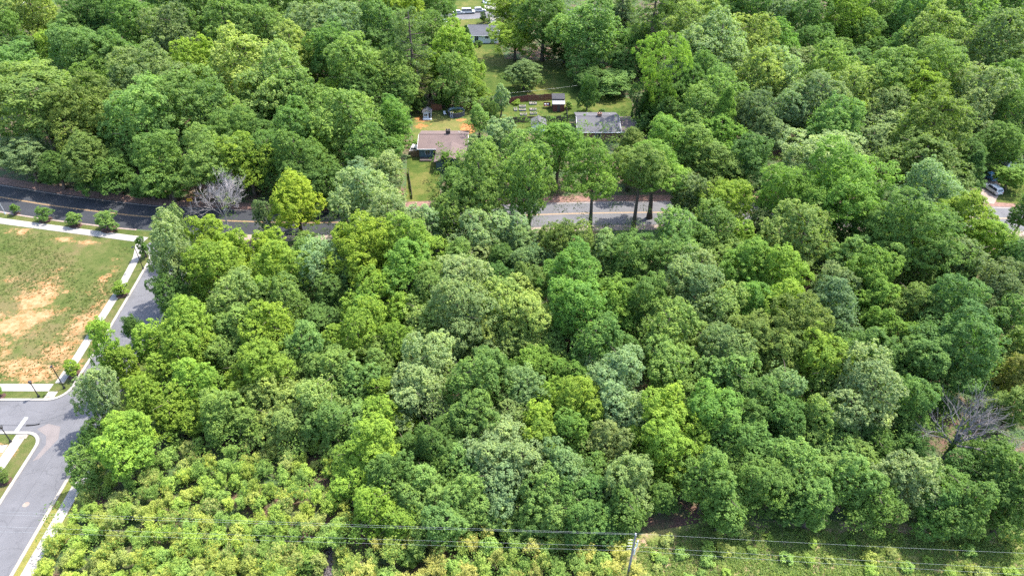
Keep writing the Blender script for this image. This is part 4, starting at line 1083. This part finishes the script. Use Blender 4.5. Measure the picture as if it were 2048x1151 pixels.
fence('brown_fence', 'brown board fence between the playhouse and the pool', [W(864, 222), W(884, 220)], 1.9, 'orangewood')
fence('brown_fence', 'brown board fence right behind the round pool', [W(918, 218), W(944, 217)], 1.9, 'orangewood')
fence('yellow_fence', 'yellowish board fence left of the teal house wall', [W(822, 314), W(842, 314)], 1.8, 'brownwood')
fence('wire_fence', 'dark rail fence along the left side of the front lawn', [W(817, 345), W(821, 372), W(825, 398)], 1.0, 'darkwood')

def bed(px, py, w, d, label):
    c = W(px, py); r = empty('raised_bed', c, 0.06); tag(r, label, 'raised bed', 'raised beds in the vegetable garden')
    f = MB()
    f.box(-w / 2, -d / 2, 0, w / 2, -d / 2 + 0.08, 0.4).box(-w / 2, d / 2 - 0.08, 0, w / 2, d / 2, 0.4).box(-w / 2, -d / 2 + 0.082, 0, -w / 2 + 0.08, d / 2 - 0.082, 0.4).box(w / 2 - 0.08, -d / 2 + 0.082, 0, w / 2, d / 2 - 0.082, 0.4)
    f.build('frame', 'tin', r)
    MB().box(-w / 2 + 0.082, -d / 2 + 0.084, 0, w / 2 - 0.082, d / 2 - 0.084, 0.32).build('soil', 'soil', r)
    rng = np.random.default_rng(int(px)); n = 14
    P = np.stack([rng.uniform(-w / 2 + 0.2, w / 2 - 0.2, n), rng.uniform(-d / 2 + 0.2, d / 2 - 0.2, n), np.full(n, 0.42)], 1)
    me = leaf_mesh('seedlings', [tuft_leaves(rng, P, np.tile(np.array([[0, 0, 1.0]]), (n, 1)), rng.uniform(0.08, 0.2, n), 7, 0.16, 0.1)])
    o = bpy.data.objects.new('seedlings', me); link(o); o.parent = r; o.color = (0.10, 0.15, 0.05, 1)
for a in ((1045, 214, 1.9, 1.2, 'raised bed in left column, nearest the red fence'), (1045, 221, 1.9, 1.2, 'raised bed in the middle of the left column'), (1047, 230, 1.9, 1.2, 'raised bed in left column, nearest the dark fence'),
          (1066, 208, 2.1, 1.4, 'raised bed in right column, against the red fence'), (1066, 220, 1.9, 1.2, 'raised bed in the middle of the right column'), (1067, 228, 1.9, 1.2, 'raised bed in right column, nearest the dark fence'),
          (1031, 220, 0.9, 2.0, 'narrow raised bed left of the two columns')):
    bed(*a)

def shed():
    c = W(1117, 224); r = empty('garden_shed', c); tag(r, 'red-brown garden shed with black roof and pale tin lean-to', 'shed')
    MB().box(-1.6, 0.2, 0, 1.6, 2.0, 2.2).build('lower_wall', 'redwood', r)
    MB().box(-1.7, 2.05, 0, 1.7, 4.4, 2.9).build('wall', 'darkwood', r)
    k = MB(); k.v += [(-1.8, 0.0, 2.22), (1.8, 0.0, 2.22), (1.8, 2.3, 2.62), (-1.8, 2.3, 2.62), (-1.8, 0.0, 2.30), (1.8, 0.0, 2.30), (1.8, 2.3, 2.70), (-1.8, 2.3, 2.70)]
    k.f += [(3, 2, 1, 0), (4, 5, 6, 7), (0, 1, 5, 4), (1, 2, 6, 5), (2, 3, 7, 6), (3, 0, 4, 7)]; k.build('lean_to_roof', 'tin', r)
    k = MB(); k.v += [(-1.85, 1.96, 2.93), (1.85, 1.96, 2.93), (1.85, 4.6, 3.5), (-1.85, 4.6, 3.5), (-1.85, 1.96, 3.03), (1.85, 1.96, 3.03), (1.85, 4.6, 3.6), (-1.85, 4.6, 3.6)]
    k.f += [(3, 2, 1, 0), (4, 5, 6, 7), (0, 1, 5, 4), (1, 2, 6, 5), (2, 3, 7, 6), (3, 0, 4, 7)]; k.build('roof', 'roof_black', r)
    MB().box(-0.4, 0.12, 0.05, 0.4, 0.195, 1.9).build('door', 'darkwood', r)
shed()
c = W(1094, 216); r = empty('potting_bench', c); tag(r, 'red potting bench beside the garden shed', 'bench')
MB().box(-1.0, -0.5, 0.75, 1.0, 0.6, 0.83).build('table_top', 'redwood', r)
for sx in (-0.9, 0.82):
    for sy in (-0.45, 0.45): MB().box(sx, sy, 0, sx + 0.08, sy + 0.08, 0.748).build('leg', 'redwood', r)
MB().box(-1.0, 0.55, 0.835, 1.0, 0.6, 1.5).build('back_board', 'redwood', r)
c = W(1092, 212, 0.83)
for i, (dx, m) in enumerate(((-0.5, 'porcelain'), (0.25, 'bluegrey'))):
    b = MB().lathe([(0.0, 0), (0.2, 0), (0.27, 0.42), (0.22, 0.42), (0.2, 0.3), (0.0, 0.3)], 12).build('bucket', m)
    q = W(1094, 216); b.location = (q.x + dx, q.y, 0.832); tag(b, ('white bucket on the red potting bench', 'grey-blue bucket on the red potting bench')[i], 'bucket')

c = W(1077, 262)
gable_house('small_shed', 'small shed with pale grey gable roof below the dark fence', c.x - 1.8, c.x + 1.8, c.y - 0.4, c.y + 3.0, 2.0, 2.9, 'roof_grey', 'white', group='sheds', axis='y', over=0.25, cat='shed')

# playhouse
c = W(855, 238); r = empty('playhouse', c, 0.05); tag(r, 'pale blue-grey wooden playhouse in the brown-roofed house backyard', 'playhouse')
k = MB(); k.quad((-1.1, 0, 0.3), (1.1, 0, 0.3), (1.1, 0, 2.0), (-1.1, 0, 2.0)); k.poly([(-1.1, 0, 2.0), (1.1, 0, 2.0), (0, 0, 2.7)])
k.quad((1.1, 0, 0.3), (1.1, 1.9, 0.3), (1.1, 1.9, 2.0), (1.1, 0, 2.0)); k.quad((-1.1, 1.9, 0.3), (-1.1, 0, 0.3), (-1.1, 0, 2.0), (-1.1, 1.9, 2.0)); k.poly([(1.1, 1.9, 0.3), (-1.1, 1.9, 0.3), (-1.1, 1.9, 2.0), (0, 1.9, 2.7), (1.1, 1.9, 2.0)])
k.build('wall', 'bluegrey', r)
for sx in (-1, 1):
    k = MB(); k.v += [(sx * 1.35, -0.35, 1.86), (0, -0.35, 2.72), (0, 2.1, 2.72), (sx * 1.35, 2.1, 1.86), (sx * 1.35, -0.35, 1.96), (0, -0.35, 2.82), (0, 2.1, 2.82), (sx * 1.35, 2.1, 1.96)]
    k.f += [(0, 3, 2, 1), (4, 5, 6, 7), (0, 1, 5, 4), (1, 2, 6, 5), (2, 3, 7, 6), (3, 0, 4, 7)]; k.build('roof', 'roof_dark', r)
f = MB().box(-0.85, -0.06, 0.9, 0.1, -0.004, 1.6).build('window', 'white', r)
for i in range(2): MB().box(-0.8 + 0.44 * i, -0.08, 0.95, -0.42 + 0.44 * i, -0.062, 1.55).build('pane', 'glass', f)
MB().box(0.4, -0.05, 0.32, 0.95, -0.003, 1.7).build('door', 'darkwood', r)
MB().box(-1.2, -0.75, 0.0, 1.2, -0.09, 0.28).build('porch', 'white', r)

# pool
c = W(913, 229); r = empty('round_pool', c); tag(r, 'round above-ground pool with murky green water', 'pool')
MB().lathe([(2.36, 0.0), (2.36, 1.25)], 40).build('wall', 'poolwall', r)
MB().lathe([(2.30, 1.25), (2.30, 0.55)], 40).build('liner', 'liner', r)
MB().lathe([(2.48, 1.27), (2.48, 1.33), (2.22, 1.33), (2.22, 1.27), (2.48, 1.27)], 40).build('rim', 'poolwall', r)
MB().lathe([(0.0, 0.72), (2.295, 0.72)], 40).build('water', 'water', r)
c2 = W(904, 233); l = empty('pool_ladder', (c2.x, c2.y - 0.75, 0)); tag(l, 'white A-frame ladder at the near rim of the pool', 'ladder')
for sx in (-0.3, 0.3):
    MB().tube([(sx, -0.45, 0), (sx, 0, 1.75)], [0.045, 0.045], 6).build('rail', 'porcelain', l); MB().tube([(sx, 0.02, 1.74), (sx, 0.5, 0.5)], [0.045, 0.045], 6).build('rail', 'porcelain', l)
for i in range(4): MB().tube([(-0.29, -0.4 + 0.1 * i, 0.25 + 0.38 * i), (0.29, -0.4 + 0.1 * i, 0.25 + 0.38 * i)], [0.035, 0.035], 6).build('rung', 'porcelain', l)
f = MB()
for i in range(24):
    pass
ring = [(0.55 * math.cos(i / 24 * 6.283), 0.34 * math.sin(i / 24 * 6.283), 0.0) for i in range(25)]
f.tube(ring, [0.17] * 25, 8, False)
o = f.build('pool_float', 'yellow', None, True); o.location = (r.location.x - 1.3, r.location.y - 0.55, 0.80); tag(o, 'yellow float ring drifting in the round pool', 'float')
c = W(890, 230); r = empty('deck_chair', c, 0.4); tag(r, 'white deck chair left of the round pool', 'chair')
MB().box(-0.35, -0.35, 0.38, 0.35, 0.35, 0.44).build('seat', 'porcelain', r)
MB().box(-0.35, 0.30, 0.445, 0.35, 0.37, 1.1).build('backrest', 'porcelain', r)
for sx in (-0.34, 0.28):
    for sy in (-0.34, 0.28): MB().box(sx, sy, 0, sx + 0.06, sy + 0.06, 0.378).build('leg', 'porcelain', r)
c = W(1271, 253); r = empty('patio_umbrella', c); tag(r, 'peach patio umbrella right of the grey-roofed house', 'umbrella')
MB().tube([(0, 0, 0), (0, 0, 2.3)], [0.03, 0.03], 6).build('pole', 'porcelain', r)
MB().lathe([(0.0, 2.5), (0.9, 2.2), (1.45, 1.85), (1.40, 1.83), (0.85, 2.14), (0.0, 2.42)], 8).build('canopy', 'peach', r)
MB().lathe([(0.0, 0), (0.3, 0), (0.28, 0.1), (0.0, 0.1)], 12).build('base', 'gutter', r)

# clothes/utility line over the lawn
def wire(name, label, pts, r=0.02, m='cable', sag=0.4, group='overhead wires', n=18):
    mb = MB()
    for a, b in zip(pts[:-1], pts[1:]):
        path = [Vector(a).lerp(Vector(b), i / n) - Vector((0, 0, sag * 4 * (i / n) * (1 - i / n))) for i in range(n + 1)]
        mb.tube(path, [r] * (n + 1), 4)
    return tag(mb.build(name, m), label, 'wire', group)
wire('utility_wire', 'thin pale wire above the shaded lawn', [W(1006, 187, 5), W(1155, 171, 5)], 0.008, sag=0.15)

# ------------------------------------------------------------------ cars
def car(px, py, rz, paintm, label, kind='car', z=0.016):
    c = W(px, py); r = empty('parked_car' if kind != 'van' else 'parked_van', (c.x, c.y, z), rz); tag(r, label, 'van' if kind == 'van' else 'car', 'parked cars')
    Lh = {'car': 2.25, 'suv': 2.3, 'van': 2.55}[kind]; roofz = {'car': 1.42, 'suv': 1.68, 'van': 2.0}[kind]; w = 0.9 if kind != 'van' else 0.96
    belt = {'car': 0.88, 'suv': 1.0, 'van': 1.08}[kind]
    if kind == 'van': prof = [(-Lh, 0.35), (-Lh, 1.05), (-Lh + 0.05, roofz - 0.1), (-Lh + 0.25, roofz), (Lh - 1.6, roofz), (Lh - 1.0, belt + 0.06), (Lh - 0.1, 0.85), (Lh, 0.55), (Lh, 0.35)]
    elif kind == 'suv': prof = [(-Lh, 0.38), (-Lh, 0.95), (-Lh + 0.35, roofz - 0.06), (-Lh + 0.8, roofz), (Lh - 2.0, roofz), (Lh - 1.25, belt + 0.04), (Lh - 0.15, 0.85), (Lh, 0.6), (Lh, 0.38)]
    else: prof = [(-Lh, 0.32), (-Lh, 0.85), (-Lh + 0.55, belt + 0.02), (-Lh + 1.2, roofz), (Lh - 2.0, roofz), (Lh - 1.25, belt + 0.02), (Lh - 0.1, 0.72), (Lh, 0.5), (Lh, 0.32)]
    mb = MB(); n = len(prof); rings = []
    for yy, ins in ((-w, 0.10), (-w + 0.06, 0.0), (w - 0.06, 0.0), (w, 0.10)):
        ring = []
        for (x, zz) in prof:
            tum = 0.20 * max(0.0, (zz - belt) / (roofz - belt)) if zz > belt else 0.0
            y = yy - math.copysign(tum, yy); sh = ins * 0.6
            ring.append((x * (1 - 0.03 * (ins > 0)), y, max(0.35, zz - sh * 0.4) if zz > 0.4 else zz))
        rings.append(ring)
    base = 0
    for ring in rings: mb.v += ring
    for a in range(3):
        for i in range(n):
            j = (i + 1) % n; mb.f.append((a * n + i, a * n + j, (a + 1) * n + j, (a + 1) * n + i))
    mb.f.append(tuple(range(n))[::-1]); mb.f.append(tuple(3 * n + i for i in range(n)))
    mb.build('body', paintm, r)
    # glass, set just outside the body
    def pane(pts): MB().poly(pts).build('window', 'glass', r)
    if kind == 'car': rear, front = (prof[2], prof[3]), (prof[5], prof[4])
    elif kind == 'suv': rear, front = (prof[1], prof[2]), (prof[5], prof[4])
    else: rear, front = (prof[1], prof[2]), (prof[5], prof[4])
    for (a, b), sg in ((rear, -1), (front, 1)):
        p0 = Vector((a[0], 0, a[1])).lerp(Vector((b[0], 0, b[1])), 0.12); p1 = Vector((a[0], 0, a[1])).lerp(Vector((b[0], 0, b[1])), 0.86)
        nn = Vector((-(b[1] - a[1]), 0, b[0] - a[0])).normalized()
        if nn.x * sg < 0: nn = -nn
        p0 += nn * 0.015; p1 += nn * 0.015
        pane([(p0.x, -0.70, p0.z), (p0.x, 0.70, p0.z), (p1.x, 0.60, p1.z), (p1.x, -0.60, p1.z)])
    xr = rear[1][0] + 0.12; xf = front[1][0] - 0.02
    for sg in (-1, 1):
        for a, b in ((xr, (xr + xf) / 2 - 0.06), ((xr + xf) / 2 + 0.06, xf + 0.25)):
            zb, zt = belt + 0.08, roofz - 0.12
            yb = w - 0.20 * (zb - belt) / (roofz - belt) + 0.012; yt = w - 0.20 * (zt - belt) / (roofz - belt) + 0.012
            pane([(a - 0.1, sg * yb, zb), (b + (0.25 if b > xf else 0), sg * yb, zb), (b, sg * yt, zt), (a, sg * yt, zt)])
    for x in (-Lh + 0.85, Lh - 0.9):
        for sg in (-1, 1):
            wh = MB(); k = 14
            for yy in (sg * (w + 0.02), sg * (w - 0.2)):
                for i in range(k): t = i / k * 6.283; wh.v.append((x + 0.33 * math.cos(t), yy, 0.33 + 0.33 * math.sin(t)))
            for i in range(k): j = (i + 1) % k; wh.f.append((i, j, k + j, k + i))
            wh.f.append(tuple(range(k))); wh.f.append(tuple(range(k, 2 * k)))
            wo_ = wh.build('wheel', 'rubber', r)
            MB().poly([(x + 0.2 * math.cos(i / 10 * 6.283), sg * (w + 0.028), 0.33 + 0.2 * math.sin(i / 10 * 6.283)) for i in range(10)]).build('rim', 'rim', wo_)
    for sg in (-1, 1):
        MB().box(-Lh - 0.02, sg * 0.72 - 0.14, 0.72, -Lh + 0.03, sg * 0.72 + 0.14, 0.9).build('tail_light', 'light_red', r)
        MB().box(Lh - 0.09, sg * 0.66 - 0.17, 0.62, Lh + 0.012, sg * 0.66 + 0.17, 0.76).build('headlight', 'light_white', r)
    return r
car(1983, 382, math.radians(100), 'car_white', 'white car on the gravel driveway right of the wood', 'suv')
car(1976, 355, math.radians(100), 'car_blue', 'blue car parked ahead of the white driveway car', 'car')
car(1720, 314, math.radians(75), 'car_silver', 'silver-blue car on the hidden driveway in the wood', 'car')
car(937, 27, math.radians(6), 'car_white', 'white van parked on the back street', 'van')
car(918, 28, math.radians(6), 'car_white', 'white car parked left of the van on the back street', 'car')
car(960, 24, math.radians(6), 'car_white', 'white car parked right of the van on the back street', 'suv')
car(981, 9, math.radians(-85), 'car_white', 'white car facing the street on the upper driveway, right one', 'car')
car(970, 7, math.radians(-85), 'car_silver', 'silver car facing the street on the upper driveway, left one', 'suv')
car(879, 46, math.radians(70), 'car_black', 'black car on the driveway left of the slate-roofed house', 'car')
car(893, 46, math.radians(70), 'car_silver', 'grey car on the driveway left of the slate-roofed house', 'car')
car(829, 301, math.radians(88), 'car_white', 'white car behind the yellowish fence beside the brown roof', 'car')

# ------------------------------------------------------------------ lamps, sign, pole, wires
def lamp(px, py, h, m, label, head=True, arm=0.0):
    c = W(px, py); r = empty('street_lamp', c); tag(r, label, 'street lamp', 'street lamps')
    MB().lathe([(0.0, 0), (0.2, 0), (0.17, 0.35), (0.085, 0.5)], 10).build('base', m, r)
    MB().tube([(0, 0, 0.4), (0, 0, h)], [0.085, 0.06], 8).build('pole', m, r)
    if head:
        MB().lathe([(0.05, h), (0.16, h + 0.08), (0.26, h + 0.46), (0.30, h + 0.5), (0.12, h + 0.68), (0.0, h + 0.74)], 8).build('lantern', m, r)
    else:
        MB().tube([(0, 0, h), (arm * 0.5, -0.03, h + 0.06), (arm, -0.05, h + 0.02)], [0.055, 0.05, 0.05], 6).build('arm', m, r)
        MB().box(arm - 0.14, -0.32, h - 0.05, arm + 0.14, 0.22, h + 0.06).build('lamp_head', m, r)
lamp(287, 538, 5.3, 'black_metal', 'tall black lamp at the corner of sidewalk and road', False, -0.35)
lamp(129, 776, 4.9, 'black_metal', 'bare black pole on the grass corner above the junction', False, -0.08)
lamp(78, 793, 2.9, 'black_metal', 'short black lantern lamp above the branch street')
lamp(22, 883, 2.9, 'black_metal', 'short black lantern lamp below the branch street')
lamp(11, 428, 3.4, 'grey_metal', 'silver pole on the verge of the black road', False, -0.08)

c = W(383, 412); r = empty('arrow_sign', c); tag(r, 'yellow double-arrow road sign facing the side street', 'sign')
MB().box(-0.04, 0.0, 0, 0.04, 0.06, 1.9).build('post', 'grey_metal', r)
MB().box(-0.62, -0.03, 1.25, 0.62, -0.002, 1.92).build('panel', 'signyellow', r)
MB().poly([(-0.54, -0.036, 1.585), (-0.28, -0.036, 1.40), (-0.28, -0.036, 1.52), (0.28, -0.036, 1.52), (0.28, -0.036, 1.40), (0.54, -0.036, 1.585), (0.28, -0.036, 1.77), (0.28, -0.036, 1.65), (-0.28, -0.036, 1.65), (-0.28, -0.036, 1.77)]).build('double_arrow', 'black_metal', r)

pb = W(1258.5, 1135, 2.5); pb.z = 0
PH = 9.6
r = empty('utility_pole', pb); tag(r, 'grey wooden utility pole with white insulators above the bamboo', 'utility pole')
MB().tube([(0, 0, 0), (0, 0, PH * 0.5), (0, 0, PH)], [0.16, 0.14, 0.11], 10).build('pole', 'pole_wood', r)
for i in range(4):
    MB().tube([(-0.1, 0, PH - 1.0 - 0.62 * i), (-0.75, -0.05, PH - 0.95 - 0.62 * i)], [0.016, 0.014], 5).build('arm', 'porcelain', r)
for (x, y, z0, z1) in ((0.32, -0.18, PH - 2.3, PH - 0.9), (0.12, -0.42, PH - 3.4, PH - 1.9)):
    a = MB().tube([(0.05, 0, (z0 + z1) / 2), (x, y, (z0 + z1) / 2)], [0.03, 0.03], 5).build('bracket', 'grey_metal', r)
    MB().lathe([(0.0, z0), (0.075, z0), (0.085, (z0 + z1) / 2), (0.075, z1), (0.0, z1)], 8, (x, y)).build('insulator', 'porcelain', r)
MB().lathe([(0.06, PH), (0.09, PH + 0.08), (0.06, PH + 0.3), (0.0, PH + 0.32)], 8, (-0.05, 0)).build('top_insulator', 'porcelain', r)
for name, l0, l1, za, lab in (('power_line', (0, 1020), (2048, 1103), PH + 0.25, 'uppermost power line over the bamboo and pole top'),
                              ('power_line', (0, 1026), (2048, 1106), PH + 0.05, 'power line close below the uppermost one'),
                              ('power_line', (0, 1050), (2048, 1134), PH - 2.4, 'middle power line crossing the pole'),
                              ('power_line', (0, 1060), (2048, 1146), PH - 3.3, 'lowest power line crossing the pole')):
    a = W(*l0, za + 0.2); b = W(*l1, za + 0.2); mid = Vector((pb.x + 0.1, pb.y, za))
    a = mid + (a - mid) * 1.35; b = mid + (b - mid) * 1.35
    wire(name, lab, [a, mid, b] if 'close below' not in lab else [a, mid], 0.006, sag=0.28, group='power lines')

# ------------------------------------------------------------------ bare trees
def bare_tree(name, base, h, spread, seed, label, levels=5, ivy=False, n0=6, r0=0.2, dirs=None, wood='greybark'):
    rr = random.Random(seed); root = empty(name, base); tag(root, label, 'dead tree')
    limbs = []; ivypts = []
    def grow(mb, p, d, ln, r, lev):
        steps = 4; path = [p]; q = p.copy(); dd = d.copy()
        for i in range(steps):
            dd = (dd + Vector((rr.gauss(0, 0.13), rr.gauss(0, 0.13), rr.gauss(0.03, 0.09)))).normalized()
            q = q + dd * (ln / steps); path.append(q.copy())
        mb.tube(path, [r * (1 - 0.55 * i / steps) for i in range(steps + 1)], 6 if lev == 0 else 4 if lev < 3 else 3, cap=False)
        if ivy and lev <= 1:
            for i, s_ in enumerate(path):
                if lev == 0 and i <= 3: ivypts.append(s_)
        if lev >= levels: return
        for k in range(rr.choice((3, 4)) if lev < levels - 1 else 4):
            f = rr.uniform(0.35, 1.0); i = min(steps - 1, int(f * steps)); s_ = path[i].lerp(path[i + 1], f * steps - i)
            ax = Vector((rr.gauss(0, 1), rr.gauss(0, 1), rr.gauss(0, 0.6))).normalized()
            nd = (dd + ax * rr.uniform(0.45, 0.85)).normalized()
            if nd.z < -0.15: nd.z = -0.1; nd.normalize()
            grow(mb, s_, nd, ln * rr.uniform(0.52, 0.76), max(0.018, r * 0.52 * (1 - 0.3 * f)), lev + 1)
    tk = MB(); top = Vector((0.4, 0.1, h * 0.42)); tk.tube([Vector((0, 0, 0)), Vector((0.1, 0, h * 0.15)), Vector((0.3, 0.1, h * 0.3)), top], [r0 * 1.4, r0, r0 * 0.9, r0 * 0.75], 8)
    tk.build('trunk', wood, root)
    if ivy: ivypts += [Vector((0, 0, h * 0.04 * i)) for i in range(1, 11)]
    for i in range(n0):
        if dirs: d = Vector(dirs[i]).normalized()
        else:
            th = i * 2.4 + rr.uniform(-0.3, 0.3); d = Vector((math.cos(th) * spread, math.sin(th) * spread, 1)).normalized()
        mb = MB(); st_ = Vector((0.1, 0, h * 0.15)).lerp(top, rr.uniform(0.45, 1.0))
        grow(mb, st_, d, h * rr.uniform(0.30, 0.42), r0 * 0.5, 0)
        mb.build('limb', wood, root)
    if ivy:
        rng = np.random.default_rng(seed); P = np.array([tuple(q) for q in ivypts]); n = len(P)
        P = np.repeat(P, 3, axis=0) + rng.normal(size=(n * 3, 3)) * 0.16
        me = leaf_mesh('ivy', [tuft_leaves(rng, P, rdirs(rng, n * 3), rng.uniform(0.14, 0.34, n * 3), 14, 0.22, 0.15, 0.6, 0.6)])
        o = bpy.data.objects.new('ivy', me); link(o); o.parent = root; o.color = (0.10, 0.17, 0.03, 1)
    return root
b1 = W(458, 466)
t1 = bare_tree('bare_tree', b1, 13.5, 0.75, 3, 'silvery bare tree beside the black road with a few green leaves', 4, False, 9, 0.2)
rng = np.random.default_rng(4); n = 16
P = np.stack([rng.normal(1.6, 0.9, n), rng.normal(0.2, 0.9, n), rng.normal(8.2, 0.8, n)], 1)
o = bpy.data.objects.new('leaves', leaf_mesh('leaves', [tuft_leaves(rng, P, rdirs(rng, n), rng.uniform(0.3, 0.6, n), 30, 0.3, 0.2)])); link(o); o.parent = t1; o.color = (0.15, 0.20, 0.04, 1)
b2 = W(1872, 938)
bare_tree('bleached_dead_tree', b2, 13.5, 0.8, 11, 'bleached dead tree with ivy-clad lower limbs near the right border', 3, True, 9, 0.32,
          wood='deadwood', dirs=[(0.12, 0.3, 1), (0.25, 0.15, 1), (0.45, 0.0, 1), (0.9, -0.15, 0.6), (0.1, -0.15, 1), (-0.5, 0.25, 1), (0.9, -0.5, 0.3), (0.35, 0.5, 1), (0.7, 0.2, 0.8)])
b3 = W(1905, 965)
bare_tree('bare_sapling', b3, 5.5, 0.8, 23, 'small bare sapling below the bleached dead tree', 2, False, 4, 0.07)
b4 = W(545, 500)
bare_tree('bare_sapling', b4, 9.0, 0.6, 29, 'thin bare sapling right of the silvery bare tree', 2, False, 4, 0.08)

# ------------------------------------------------------------------ ditch stones
def riprap():
    rr = random.Random(2); mb = MB()
    for i in range(260):
        c = W(rr.uniform(649, 665), rr.uniform(1084, 1185)); s_ = rr.uniform(0.05, 0.15)
        v0 = len(mb.v); ring = []
        for (z, k) in ((0.0, 1.0), (0.5, 0.9), (0.9, 0.5)):
            for j in range(6):
                t = j / 6 * 6.283; q = s_ * k * rr.uniform(0.75, 1.15); mb.v.append((c.x + q * math.cos(t), c.y + q * math.sin(t), 0.012 + z * s_ * 1.1))
        for a in range(2):
            for j in range(6): mb.f.append((v0 + a * 6 + j, v0 + a * 6 + (j + 1) % 6, v0 + (a + 1) * 6 + (j + 1) % 6, v0 + (a + 1) * 6 + j))
        mb.f.append(tuple(v0 + 12 + j for j in range(6)))
    tag(mb.build('stones', 'stone'), 'loose pale stones lining the dark drainage ditch', 'stones', kind='stuff')
riprap()
